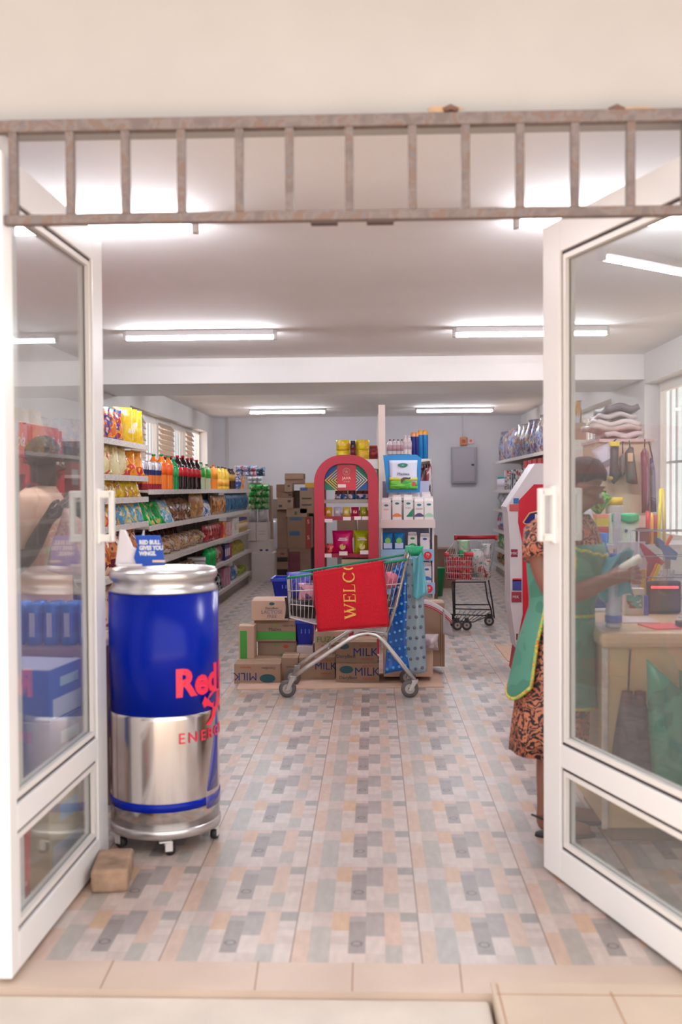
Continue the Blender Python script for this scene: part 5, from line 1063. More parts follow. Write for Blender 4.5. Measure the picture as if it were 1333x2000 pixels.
# blue hand baskets stacked behind the trolley
bb = M((20, 40, 150), .35)
def bluebasket(label, x0, y0, x1, y1, Y):
    a = at(x0, y1, Y); b = at(x1, y0, Y); w = b.x-a.x; h = b.z-a.z; t = empty('shopping_basket', ((a.x+b.x)/2, Y+.15, a.z), label, 'basket'); g = G(); q = .82; D = .15
    for (sx0, sx1, sy0, sy1) in ((-1, 1, -1, -1), (-1, 1, 1, 1), (-1, -1, -1, 1), (1, 1, -1, 1)):
        p = [(sx0*w/2*q, sy0*D*q, 0), (sx1*w/2*q, sy1*D*q, 0), (sx1*w/2, sy1*D, h), (sx0*w/2, sy0*D, h)]; n_ = Vector((0, .006, 0)) if sy0 == sy1 else Vector((.006, 0, 0))
        g.add([Vector(v) for v in p]+[Vector(v)+n_ for v in p], [(0, 1, 2, 3), (7, 6, 5, 4), (0, 4, 5, 1), (1, 5, 6, 2), (2, 6, 7, 3), (3, 7, 4, 0)])
    g.bx(-w/2*q, w/2*q, -D*q, D*q, 0, .006); g.obj('shell', bb, t)
    g = G(); z = h
    for s1 in (-1, 1): g.bx(-w/2-.008, w/2+.008, s1*D-.008, s1*D+.008, h-.02, h+.004); g.bx(s1*w/2-.008, s1*w/2+.008, -D, D, h-.02, h+.004)
    g.obj('rim', M((26, 56, 176), .35), t)
    for k in range(3): G().bx(-w*.2+k*.03, -w*.2+k*.03+.008, -D-.004, -D+.002, h*.5, h*.68).obj('grip_slot', M((90, 120, 210), .4), t)
    return t
bluebasket('blue plastic hand basket topmost behind the trolley nose', 531, 1131, 598, 1168, 8.25)
carton('carton under the topmost blue basket, hidden behind the pile', 540, 1168, 590, 1292, 8.2, .26, kraft2)
bluebasket('blue plastic hand basket standing low under the trolley basket', 579, 1213, 610, 1262, 7.68)
carton('low carton under the small blue basket', 580, 1263, 612, 1300, 7.6, .2, M((196, 184, 186), .6))
# behind the far trolley: brown cartons
carton('brown carton against the back wall behind the far trolley', 852, 1072, 890, 1142, 14.3, .4, kraft2, z0=0)
carton('narrow brown carton end beside the milk stand', 847, 1046, 855, 1120, 11.2, .3, kraft2, z0=0)
o = tag(G().lathe([(.08, 0), (.12, .36), (.125, .38)], 18).obj('bucket', M((10, 120, 70), .4)), 'small green bucket between the milk stand and the far trolley', 'bucket'); o.location = fl(853, 1164); o.location.z = 0
# ---- display tower right of the aisle: white flank, red front
YM = 7.7
mk = empty('promotion_tower', (at(1060, 1300, YM).x, YM, 0), 'red and white gabled cardboard promotion tower behind the shop assistant', 'display stand'); m0 = mk.location.copy()
def mp(px, py): p = at(px, py, YM); return (p.x-m0.x, p.z)
outl = [mp(1010, 1268), mp(998, 1180), mp(997, 1060), mp(993, 1000), mp(990, 990), mp(1046, 905), mp(1110, 905), mp(1150, 990), mp(1150, 1180), mp(1140, 1268)]
G().prism(outl, .01, .34).obj('white_body', M((222, 214, 218), .45), mk)
red_o = [mp(1014, 1240), mp(1022, 1200), mp(1021, 1060), mp(1013, 1020), mp(1014, 978), mp(1044, 946), mp(1075, 946), mp(1148, 1000), mp(1148, 1240)]
G().prism(red_o, .002, .01).obj('red_front', M((206, 20, 50), .4), mk)
G().prism([mp(1000, 1335), mp(1018, 1180), mp(1140, 1180), mp(1140, 1335)], .0, .30).obj('red_base', M((196, 30, 56), .4), mk) if False else None
G().prism([mp(1002, 1336), mp(1012, 1268), mp(1140, 1268), mp(1140, 1336)], .01, .3).obj('base', M((190, 30, 60), .45), mk)
for (off, col, y_) in ((0, (240, 190, 130), -.004), (3, (34, 30, 110), -.008)):
    pt = [mp(1021+off, 1020), mp(1034+off*.6, 1001+off*.7), mp(1075, 991+off), mp(1120, 1000), mp(1120, 1020), mp(1026+off*.5, 1024-off*.5)]
    G().prism(pt, y_, y_+.004).obj('name_panel', M(col, .4), mk)
text('MIKSI', .055, M((232, 236, 236), .4), mk, (mp(1068, 1012)[0], -.010, mp(1068, 1012)[1]), bold=.003)
for (x0, y0, x1, y1, c) in ((996, 985, 1014, 998, (196, 80, 80)), (1004, 973, 1014, 983, (30, 110, 170)), (999, 1073, 1012, 1088, (150, 40, 64)), (1002, 1133, 1019, 1153, (60, 70, 150)), (1002, 1130, 1019, 1135, (200, 30, 56)), (1000, 1156, 1019, 1176, (160, 50, 66)), (1009, 1238, 1013, 1250, (150, 60, 70))):
    a = mp(x0, y1); b = mp(x1, y0); G().bx(a[0], b[0], -.002 if x1 > 1013 else .004, .012, a[1], b[1]).obj('sticker', M(c, .5), mk)
for (px, py) in ((1005, 1081), (1008, 1166)): text('MIK', .022, M((226, 214, 216), .4), mk, (mp(px, py)[0], .003 if px < 1008 else -.003, mp(px, py)[1]))
p = [fl(966, 1258), fl(998, 1262), fl(1000, 1294), fl(992, 1292)]; g = G(); g.hexa([(v.x, v.y, 0) for v in p]+[(v.x, v.y, .006) for v in p]); tag(g.obj('cardboard_sheet', kraftp), 'beige flattened cardboard piece on the floor by the promotion tower', 'cardboard')
# nearer shopping aisle beam: done
# ================================================================ NEAR LEFT, SEEN THROUGH THE LEFT DOOR GLASS
fr = M((190, 30, 48), .35)
def fridge(y0, y1, lab):
    t = empty('drinks_fridge', (-2.48, (y0+y1)/2, 0), lab, 'fridge'); h = (y1-y0)/2
    g = G(); g.bx(-.33, .30, -h, h, 0, .10).bx(-.33, .30, -h, h, 1.60, 1.86).bx(-.33, .30, -h, -h+.04, .10, 1.6).bx(-.33, .30, h-.04, h, .10, 1.6).bx(-.33, -.28, -h, h, .1, 1.6); g.obj('cabinet', fr, t, bevel=.006)
    d = G().bx(.30, .34, -h, -h+.07, .12, 1.6).bx(.30, .34, h-.07, h, .12, 1.6).bx(.30, .34, -h+.07, h-.07, .12, .2).bx(.30, .34, -h+.07, h-.07, 1.53, 1.6).obj('door', fr, t, bevel=.004)
    G().bx(.318, .322, -h+.07, h-.07, .2, 1.53).obj('pane', pane, d); G().bx(.345, .365, -h+.02, -h+.045, .8, 1.15).obj('handle', M((220, 214, 214), .3), d)
    hd = G().bx(.30, .33, -h+.02, h-.02, 1.64, 1.84).obj('header_sign', M((206, 30, 50), .3), t)
    text('Coca-Cola', .085, M((240, 226, 226), .4), hd, (.332, 0, 1.74), (R(90), 0, R(90)), shear=.3)
    for z in (.45, .80, 1.15, 1.45): G().bx(-.28, .28, -h+.04, h-.04, z-.012, z).obj('rack', M((206, 200, 200), .4), t)
    return t
fridge(5.50, 6.14, 'red glass door drinks fridge nearer the left entrance door'); fridge(6.20, 6.84, 'red glass door drinks fridge next to the snack shelving')
for y0, w_ in ((5.58, 'nearer red fridge'), (6.28, 'farther red fridge')):
    for z, c, lc, nm in ((.452, (40, 14, 16), (200, 30, 44), 'cola'), (.802, (236, 130, 40), (240, 110, 30), 'orange soda'), (1.152, (30, 140, 80), (60, 170, 90), 'green soda')):
        series(bottle_proto('chilled_bottle', c, lc, (206, 30, 40), .27, .036), 'chilled %s bottle inside the %s' % (nm, w_), 'bottle', '%s bottles in the %s' % (nm, w_), [(-2.26, y0+.12*k, z, 0) for k in range(5)])
# stock by the door
tb = empty('side_table', (-1.42, 4.30, 0), 'low wooden stand behind the left door holding a pack of blue cans', 'table')
G().bx(-.27, .25, -.25, .2, .745, .785).obj('top', M((176, 140, 132), .6), tb, bevel=.01)
for sx in (-.24, .21):
    for sy in (-.22, .17): G().bx(sx-.015, sx+.015, sy-.015, sy+.015, 0, .745).obj('leg', M((150, 120, 110), .6), tb)
cb = M((40, 120, 206), .25, .2)
k = 0
for j in range(2):
    for i in range(6):
        o = can_proto('drink_can', [cb, M((30, 90, 190), .25, .2), cb], .175, .034, (0, .3, .75, 1)); o.location = (-1.205-.073*i, 4.12+.075*j, .786)
        tag(o, 'tall blue can of the front row on the low stand behind the left door' if j == 0 else 'tall blue can of the rear row on the low stand behind the left door', 'can', 'blue cans, %s row' % ('front', 'rear')[j])
        G().box((0, -.0345, .085), (.022, .003, .10)).obj('label', M((214, 206, 226), .4), o)
bx_ = M((10, 92, 196), .4); lil = M((150, 158, 206), .4)
def stock(lab, z0, z1, m, x=-1.255, y=3.635):
    t = empty('stock_carton', (x, y, z0), lab, 'box', R(-8)); h = z1-z0
    G().bx(-.12, .12, -.135, .135, 0, h).obj('body', m, t, bevel=.003)
    G().bx(-.118, .118, -.133, .133, h, h+.002).obj('lid', M((196, 196, 222), .5), t)
    G().bx(.12, .122, -.11, .12, h*.05, h*.42).obj('label', M((206, 212, 236), .5), t); G().bx(.12, .122, -.05, .10, h*.62, h*.80).obj('label', M((170, 200, 226), .5), t)
    return t
stock('bright blue carton with white labels, topmost of the stack behind the left door', .602, .79, bx_)
stock('blue carton paled by painted reflection, under the bright blue one behind the left door', .36, .60, M((96, 118, 190), .45))  # paleness stands for the pane's reflection, put into the carton colour
stock('plain beige carton at the foot of the stack behind the left door', 0, .358, M((206, 190, 160), .6), -1.26, 3.63)
o = tag(G().pillow(.16, .34, .12, 0, seed=91).obj('red_bag', PM([(214, 70, 80), (200, 50, 60), (226, 160, 160)], 9, .5, 2)), 'red shopping bag on the floor behind the hinge side of the left door', 'bag'); o.location = (-1.2, 3.18, 0)

# ================================================================ COUNTER, RIGHT OF THE ENTRANCE
ply = M((214, 184, 136), .5, noise=.04, ns=3, bump=.03); plye = M((216, 200, 184), .6, noise=.1, ns=30)
cn = empty('checkout_counter', (1.70, 4.30, 0), 'pale wooden checkout counter right of the entrance', 'counter')
G().bx(-.775, .80, -.30, .30, .06, .79).obj('body', ply, cn, bevel=.006)
G().bx(-.80, .82, -.335, .32, .79, .855).obj('worktop', M((222, 186, 150), .35, coat=.3), cn, bevel=.022)
G().bx(-.79, -.765, -.31, -.295, .06, .79).obj('edge_strip', plye, cn, bevel=.004)
G().bx(-.74, .80, -.27, .28, 0, .06).obj('plinth', M((140, 116, 100), .7), cn)
for x in (-.62, -.3): G().lathe([(.008, 0), (.008, .004)], 10, mat=Matrix.Translation((x, -.301, .14)) @ Matrix.Rotation(R(90), 4, 'X')).obj('screw', M((150, 116, 90), .6), cn)
CT = .856
def cp(px, py, Y): p = at(px, py, Y); return p
# water bottle
g = G(); prof = [(.030, 0), (.034, .006)]
for k in range(12): prof += [(.034 if k % 2 else .030, .018+.016*k)]
prof += [(.033, .22), (.026, .25), (.013, .275), (.012, .29)]
o = g.lathe(prof, 20).obj('water_bottle', M((206, 214, 236), .08, alpha=.55, coat=.8)); G().lathe([(.015, .287), (.015, .305)], 14).obj('cap', M((60, 110, 200), .4), o); G().lathe([(.0345, .02), (.0345, .05)], 20).obj('label', M((90, 110, 190), .4), o)
p = cp(1199, 1230, 4.11); o.location = (p.x, 4.11, CT); tag(o, 'clear ribbed water bottle standing on the counter before the assistant', 'bottle')
# customer display
p = cp(1297, 1200, 4.55); t = empty('checkout_monitor', (p.x, 4.55, CT), 'black square checkout screen with a glowing red line of characters', 'monitor'); w = .155
G().bx(-w/2, w/2, -.015, .02, .0, .150).obj('housing', M((52, 28, 36), .4), t, bevel=.012); G().bx(-w/2+.014, w/2-.014, -.018, -.014, .024, .105).obj('screen', M((84, 70, 76), .15, coat=.5), t)
g = G()
for k in range(22): g.bx(-.060+.0056*k, -.060+.0056*k+.0036, -.0172, -.0150, .116, .126)
g.obj('lit_characters', M((255, 60, 70), .5, emit=3.0), t)
o = box_proto('picture_box', [M((226, 214, 206), .5), PM([(206, 196, 190), (130, 80, 60), (90, 170, 170), (226, 214, 200)], 16, .5, 3)], .088, .12, .04); p = cp(1238, 1200, 4.52); o.location = (p.x, 4.52, CT); tag(o, 'white box with a brown picture left of the checkout screen', 'box')
o = box_proto('blue_strip_box', [M((50, 80, 190), .5)], .016, .09, .03); p = cp(1262, 1200, 4.5); o.location = (p.x, 4.50, CT); tag(o, 'narrow blue box squeezed between the picture box and the screen', 'box')
o = G().box((0, 0, .002), (.15, .16, .004)).obj('red_notebook', M((226, 90, 90), .5)); o.location = (1.19, 4.12, CT); o.rotation_euler.z = .2; tag(o, 'thin red booklet lying on the counter', 'booklet')
o = G().box((0, 0, .001), (.16, .2, .002)).obj('paper_sheet', M((206, 186, 186), .6)); o.location = (1.13, 4.33, CT); tag(o, 'greyish paper sheet lying on the counter beside the red booklet', 'paper')
t = empty('card_machine', (1.30, 4.10, CT), 'dark card reader with a white pen lying on it at the right frame edge', 'card reader'); G().box((0, 0, .014), (.12, .07, .024)).obj('body', M((50, 30, 40), .4), t, bevel=.006); G().box((0, -.01, .032), (.14, .015, .010), 0, Matrix.Rotation(.2, 4, 'Y')).obj('pen', M((214, 214, 226), .4), t); G().box((.03, .02, .04), (.03, .03, .05)).obj('stand', M((150, 140, 150), .4), t, bevel=.005)
# bags hanging on the counter front
def hang(name, label, pts, Y, mat, th=.03, strap=None, seed=0, extra=None):
    """outline given as pixels at distance Y, hung soft sheet with thickness"""
    P3 = [at(x, y, Y) for x, y in pts]; b = P3[0]; t = empty(name, (b.x, Y, min(p.z for p in P3)), label, 'bag'); q = t.location.copy()
    cx_ = sum(p.x for p in P3)/len(P3); cz_ = sum(p.z for p in P3)/len(P3); g = G(); n = len(P3)
    ring = [Vector((p.x, Y, p.z))-q for p in P3]; mid = [Vector((cx_+(p.x-cx_)*.55, Y-th/2, cz_+(p.z-cz_)*.6))-q for p in P3]; mb = [v+Vector((0, th, 0)) for v in mid]; c = Vector((cx_, Y-th*.62, cz_))-q; cb_ = c+Vector((0, th*1.2, 0))
    vs = ring+mid+mb+[c, cb_]; fs = []
    for i in range(n):
        j = (i+1) % n; fs += [(i, n+i, n+j, j), (i, j, 2*n+j, 2*n+i), (n+i, 3*n, n+j), (2*n+i, 2*n+j, 3*n+1)]
    g.add(vs, fs, 0, True); g.obj('body', mat, t)
    if strap: G().tube([at(x, y, Y-.004)-q for x, y in strap], .004, n=6).obj('strap', M((60, 40, 50), .6), t)
    return t, q
dk = PM([(74, 62, 66), (84, 72, 74), (66, 56, 62), (90, 78, 80)], 14, .5, 2, bump=.1)
t, q = hang('dark_bag', 'charcoal bag with two maroon rolled tops hanging on the counter front', [(1215, 1352), (1236, 1356), (1258, 1352), (1270, 1400), (1278, 1480), (1280, 1530), (1235, 1528), (1190, 1520), (1198, 1450), (1208, 1390)], 3.925, dk, .05, [(1228, 1352), (1230, 1300), (1232, 1268)])
for px in (1226, 1251): G().tube([at(px, 1350, 3.92)-q, at(px+1, 1376, 3.92)-q], .022, n=12).obj('rolled_top', M((84, 36, 44), .6), t)
gt = PM([(44, 136, 104), (56, 150, 118), (38, 122, 96)], 6, .5, 2, bump=.15)
t, q = hang('green_tote', 'green cloth tote hanging by one corner on the counter front', [(1263, 1286), (1290, 1310), (1320, 1338), (1345, 1360), (1345, 1560), (1300, 1548), (1276, 1530), (1268, 1430)], 3.90, gt, .05)
t, q = hang('green_tote', 'second green tote, cut by the right frame edge', [(1326, 1308), (1350, 1310), (1400, 1330), (1400, 1540), (1340, 1530), (1330, 1400)], 3.955, gt, .03)
t, q = hang('red_cloth', 'sliver of red cloth between the charcoal bag and the green tote', [(1266, 1480), (1274, 1476), (1278, 1525), (1260, 1530)], 3.945, M((222, 60, 60), .6), .015)
# ---- rear unit with stationery
rk = empty('rear_rack', (1.62, 5.35, 0), 'grey metal rack behind the counter carrying boxes and stationery', 'rack')
for x in (-.37, .0, .75):
    for y in (-.2, .2): G().bx(x-.016, x+.016, y-.016, y+.016, 0, 1.14 if x > -.3 else 1.3).obj('post', M((196, 190, 196), .5), rk)
for z in (.4, .8, 1.135): G().bx(-.5, .9, -.22, .22, z-.02, z).obj('shelf', M((200, 194, 196), .5), rk)
ZR = 1.136
def rear(o, px, Y, label, cat, z=ZR, rz=0): p = at(px, 1000, Y); o.location = (p.x, Y, z); o.rotation_euler.z = rz; return tag(o, label, cat)
o = box_proto('tall_green_box', [M((214, 226, 206), .5)], .14, .16, .06); G().sheet(lambda u, v: (-.07+.14*u, -.032, .115+.01*math.sin(u*7)*(1-v)+.045*v), 12, 3, .002).obj('green_wave', M((30, 180, 120), .4), o); G().lathe([(.008, 0), (.008, .003)], 12, mat=Matrix.Translation((.005, -.031, .07)) @ Matrix.Rotation(R(90), 4, 'X')).obj('emblem', M((50, 60, 110), .5), o)
rear(o, 1219, 5.2, 'white box with a green wavy top in the middle of the rear rack', 'box')
o = jar_proto('sweet_jar', M((216, 206, 206), .1, alpha=.6, coat=.6), M((236, 196, 60), .4), M((190, 150, 160), .5), .24, .048); rear(o, 1201, 5.42, 'clear jar with a yellow lid behind the green topped box', 'jar')
for i, (c, h) in enumerate((((90, 130, 190), .055), ((190, 60, 70), .03), ((206, 180, 60), .045), ((232, 140, 120), .02))):
    z = ZR+sum((.055, .03, .045, .02)[:i])+.02
    o = G().box((0, 0, h/2), (.09, .1, h)).obj('flat_box', M(c, .5), bevel=.002); rear(o, 1178, 5.35, '%s flat box in the little stack left of the green topped box' % ('blue', 'crimson', 'yellow', 'coral')[i], 'box', ZR+sum((.055, .03, .045, .02)[:i])+.0005*i)
o = G().loft([(0, 0, 0, .01, .01), (.0, 0, .05, .05, .05), (0, 0, .09, .07, .06), (0, 0, .12, .03, .03)], 9, wob=lambda t_, a: .35*math.sin(3*a)).obj('small_plant', PM([(80, 160, 70), (120, 190, 80), (50, 120, 60)], 20, .5, 2)); rear(o, 1170, 5.38, 'small bright green plant on the coral box of the rear rack', 'plant', ZR+.152)
o = box_proto('leaning_card', [M((222, 210, 206), .5), PM([(222, 210, 206), (120, 80, 80), (226, 214, 210)], 20, .5, 1)], .06, .18, .02); rear(o, 1160, 5.2, 'white price card leaning at the left end of the rear rack', 'card', ZR, 0); o.rotation_euler.y = R(-14)
o = box_proto('red_top_box', [M((190, 196, 186), .5), M((200, 60, 60), .5)], .11, .08, .1); rear(o, 1166, 5.16, 'low grey box with a red band at the left end of the rear rack', 'box', .801)
o = box_proto('pink_carton', [M((226, 190, 176), .5)], .09, .14, .09); rear(o, 1254, 5.42, 'pale pink carton right of the green topped box', 'box')
o = box_proto('maroon_box', [M((110, 60, 66), .5)], .07, .085, .06); rear(o, 1252, 5.2, 'small maroon box right of the green topped box', 'box')
for k, (px, c, nm) in enumerate(((1266, (206, 30, 50), 'scarlet'), (1274, (236, 170, 70), 'amber'), (1281, (180, 50, 50), 'brick red'))):
    o = G().tube([(0, 0, 0), (0, 0, .17-.01*k)], .010, n=10).obj('tall_tube', M(c, .4)); rear(o, px, 5.2, '%s upright tube at the right of the rear rack' % nm, 'tube')
for k, (px, px2, c, nm) in enumerate(((1286, 1292, (236, 214, 60), 'bright yellow'), (1299, 1296, (214, 190, 110), 'dull yellow'))):
    a = at(px, 1060, 5.3); b = at(px2, 955, 5.36); o = G().tube([(0, 0, 0), (b.x-a.x, b.y-a.y, b.z-ZR)], .010, n=8).obj('broom_handle', M(c, .4)); o.location = (a.x, 5.3, ZR); tag(o, '%s long handle leaning upright at the right of the rear rack' % nm, 'handle')
# folders and files leaning on the counter back edge, in a wire stand
ws = empty('file_stand', (at(1290, 1100, 4.85).x, 4.85, 0), 'grey wire stand of slanting folders behind the checkout screen', 'stand'); wx = ws.location.x
g = G()
for x in (-.12, .14):
    for y in (-.07, .07): g.tube([(x, y, 0), (x, y, 1.22)], .004, n=6)
for z in (.9, 1.0, 1.1, 1.22): g.tube([(-.12, -.07, z), (.14, -.07, z), (.14, .07, z), (-.12, .07, z)], .003, n=6, closed=True)
g.bx(-.12, .14, -.07, .07, .895, .90); g.obj('wire_frame', M((150, 146, 156), .4, .5), ws)
def slab(name, label, pts, Y, col, th=.012, cat='folder'):
    P3 = [at(x, y, Y) for x, y in pts]; q = Vector((P3[0].x, Y, min(p.z for p in P3))); g = G(); n = len(P3)
    g.prism([(p.x-q.x, p.z-q.z) for p in P3], 0, th); o = g.obj(name, M(col, .4), bevel=.001); o.location = q; return tag(o, label, cat)
slab('folder', 'magenta folder slanting down to the right in the file stand', [(1248, 1060), (1256, 1062), (1300, 1098), (1292, 1106), (1268, 1102)], 4.81, (176, 40, 84))
slab('folder', 'blue folder slanting behind the magenta one', [(1283, 1050), (1290, 1052), (1325, 1080), (1322, 1094), (1302, 1092)], 4.86, (50, 110, 176))
slab('folder', 'dark grey folder corner left of the blue folder', [(1280, 1048), (1300, 1064), (1302, 1080), (1282, 1066)], 4.88, (84, 88, 104))
slab('folder', 'maroon folder standing below the magenta one', [(1266, 1100), (1280, 1102), (1272, 1150), (1262, 1140)], 4.83, (170, 50, 80))
slab('ruler', 'orange ruler slanting in the file stand', [(1284, 1100), (1289, 1102), (1266, 1150), (1261, 1147)], 4.80, (236, 130, 60), cat='ruler'); slab('ruler', 'yellow ruler slanting beside the orange one', [(1288, 1102), (1293, 1104), (1264, 1175), (1260, 1170)], 4.785, (240, 214, 50), cat='ruler')
slab('ruler', 'red and yellow stripe stick at the upper right of the file stand', [(1311, 1043), (1316, 1048), (1306, 1066), (1300, 1064)], 4.84, (220, 90, 50), cat='ruler')
for k in range(5): slab('white_file', '%s white file standing in the lower file stand' % ('first', 'second', 'third', 'fourth', 'fifth')[k], [(1283+8*k, 1112), (1288+8*k, 1112), (1284+8*k, 1140), (1279+8*k, 1140)], 4.84, (214, 210, 216), cat='file')
slab('patterned_pack', 'white pack with blue dots behind the turquoise bag', [(1208, 1058), (1262, 1058), (1262, 1160), (1240, 1162), (1208, 1130)], 4.9, (206, 206, 220), cat='packet')
slab('mustard_envelope', 'mustard envelope above the picture box', [(1252, 1112), (1263, 1112), (1262, 1160), (1252, 1158)], 4.80, (226, 180, 90), cat='envelope')
# blue water container on a stand
t = empty('water_dispenser', (at(1164, 1080, 4.98).x, 4.98, 0), 'blue water container with bright blue rim behind the assistant', 'dispenser')
G().bx(-.10, .10, -.10, .10, 0, .84).obj('base', M((214, 210, 214), .4), t, bevel=.01); G().lathe([(.08, .84), (.09, .86), (.092, 1.0), (.07, 1.10), (.055, 1.14)], 20).obj('container', M((40, 110, 190), .15, alpha=.8, coat=.6), t); G().lathe([(.05, 1.13), (.052, 1.14), (.056, 1.20), (.045, 1.205)], 20).obj('rim', M((10, 110, 200), .3), t)
# cabinet with pegboard face and hanging bags
cbx0 = at(1196, 860, 6.1).x; cbx1 = at(1270, 860, 6.1).x; zc = at(1220, 857, 6.1).z
t = empty('storage_cabinet', ((cbx0+cbx1)/2-.03, 6.35, 0), 'pale plywood cabinet behind the rack, with bags hung on its front', 'cabinet'); w = cbx1-cbx0+.08
G().bx(-w/2, w/2, -.25, .25, 0, zc-.02).obj('carcass', M((206, 180, 150), .6, noise=.04, ns=3), t); G().bx(-w/2-.01, w/2+.01, -.27, .26, zc-.02, zc).obj('top', M((206, 176, 172), .5), t)
G().bx(-w/2-.26, -w/2, -.2, .2, 0, zc-.28).obj('side_wing', M((196, 186, 176), .6), t)
def bulk(label, px0, px1, z, h, Y, mat, seed):
    a = at(px0, 850, Y); b = at(px1, 850, Y); o = G().sheet(lambda u, v: ((u-.5)*(b.x-a.x), (v-.5)*.34, h*.5+.010*math.sin(u*9+seed)+.008*math.sin(v*7+seed*2)), 12, 6, h).obj('folded_bag', mat); o.location = ((a.x+b.x)/2, Y+.2, z); return tag(o, label, 'bag')
z = zc+.012
for i, (x0, x1, h, c, lb) in enumerate(((1188, 1262, .03, (214, 196, 196), 'lowest pinkish folded bag of the pile on the cabinet'), (1160, 1258, .03, (206, 184, 176), 'second folded bag of the pile, beige'), (1172, 1255, .028, (226, 206, 202), 'third folded bag of the pile, off white'), (1178, 1248, .026, (196, 182, 180), 'fourth folded bag of the pile, greyish'), (1186, 1252, .035, (96, 84, 92), 'topmost dark folded bag of the pile on the cabinet'))):
    bulk(lb, x0, x1, z, h, 6.15, M(c, .5, noise=.08, ns=8, bump=.3), i); z += h+.012
Yh = 6.04
t, q = hang('printed_bag', 'white folded bag with black print hung tilted on the cabinet', [(1156, 880), (1198, 860), (1204, 866), (1204, 945), (1190, 942)], Yh, M((206, 198, 210), .5), .03, [(1200, 862), (1205, 857)])
G().prism([((at(1171, 906, Yh).x-q.x), at(1171, 906, Yh).z-q.z), ((at(1198, 892, Yh).x-q.x), at(1198, 892, Yh).z-q.z), ((at(1198, 902, Yh).x-q.x), at(1198, 902, Yh).z-q.z), ((at(1176, 916, Yh).x-q.x), at(1176, 916, Yh).z-q.z)], -.026, -.020).obj('printed_band', M((120, 116, 126), .5), t)
t, q = hang('black_bag', 'black bag gathered under a yellow hook plate', [(1193, 868), (1210, 868), (1208, 905), (1216, 930), (1200, 946), (1190, 935), (1193, 900)], Yh-.03, M((52, 60, 62), .5), .05); p = at(1201, 867, Yh-.04)-q; G().box(p, (.06, .02, .028)).obj('hook_plate', M((226, 196, 40), .4), t, bevel=.004)
t, q = hang('olive_bag', 'dark olive bag with a tan tag hung on the cabinet', [(1221, 885), (1230, 872), (1238, 874), (1247, 945), (1236, 946), (1224, 942)], Yh-.01, M((82, 92, 84), .5), .05, [(1231, 873), (1230, 860)]); p = at(1232, 893, Yh-.045)-q; G().box(p, (.03, .004, .05)).obj('paper_tag', M((216, 176, 140), .5), t)
t, q = hang('maroon_bag', 'long maroon and grey bag hung at the right end of the cabinet', [(1252, 885), (1260, 872), (1268, 885), (1270, 1000), (1254, 1002)], Yh-.02, PM([(120, 50, 66), (150, 120, 136), (110, 44, 60)], 5, .5, 3, stretch=(3, 3, .4)), .05, [(1260, 873), (1260, 858)])
t, q = hang('navy_bag', 'long navy grey bag hanging furthest right beside the maroon one', [(1270, 896), (1276, 892), (1281, 920), (1283, 1000), (1272, 1000)], Yh+.02, PM([(50, 56, 110), (120, 126, 146), (90, 96, 120)], 6, .5, 4), .04, [(1275, 893), (1268, 862)])
t, q = hang('tan_pouch', 'small dark green pouch between the black and olive bags', [(1210, 895), (1218, 885), (1222, 925), (1214, 935)], Yh, M((100, 110, 106), .5), .03, [(1217, 886), (1217, 862)])
# cabinet and carton by the right wall, further in
t = empty('tall_locker', (2.05, 10.1, 0), 'tall pale locker at the end of the right wall shelving', 'cabinet'); G().bx(-.12, .12, -.25, .25, 0, 1.90).obj('body', M((196, 192, 184), .5), t, bevel=.004); G().lathe([(.012, 0), (.012, .02)], 10, mat=Matrix.Translation((.02, -.25, 1.76)) @ Matrix.Rotation(R(90), 4, 'X')).obj('knob', M((110, 100, 96), .4), t)
o = box_proto('brown_carton', [kraft], .16, .17, .3); o.location = (2.03, 10.1, 1.901); tag(o, 'small brown carton on top of the tall pale locker', 'box')

# ================================================================ PEOPLE
def skin_body(name, verts, edges, radii, mat, parent, sub=2):
    me = bpy.data.meshes.new(name); me.from_pydata(verts, edges, []); o = bpy.data.objects.new(name, me); C.objects.link(o)
    md = o.modifiers.new('skin', 'SKIN'); md.use_smooth_shade = True
    sv = me.skin_vertices[0].data
    for i, r_ in enumerate(radii): sv[i].radius = r_ if isinstance(r_, tuple) else (r_, r_)
    sv[0].use_root = True
    s = o.modifiers.new('sub', 'SUBSURF'); s.levels = sub; s.render_levels = sub
    m2 = bpy.data.meshes.new_from_object(o.evaluated_get(bpy.context.evaluated_depsgraph_get()))
    bpy.data.objects.remove(o); m2.materials.clear(); m2.materials.append(mat)
    for p in m2.polygons: p.use_smooth = True
    b = bpy.data.objects.new(name, m2); C.objects.link(b); b.parent = parent; return b
class Sk:
    def __init__(s): s.v = []; s.e = []; s.r = []
    def add(s, p, r_, frm=None):
        s.v.append(tuple(p)); s.r.append(r_)
        if frm is not None: s.e.append((frm, len(s.v)-1))
        return len(s.v)-1
    def chain(s, pts, rs, frm):
        for p, r_ in zip(pts, rs): frm = s.add(p, r_, frm)
        return frm
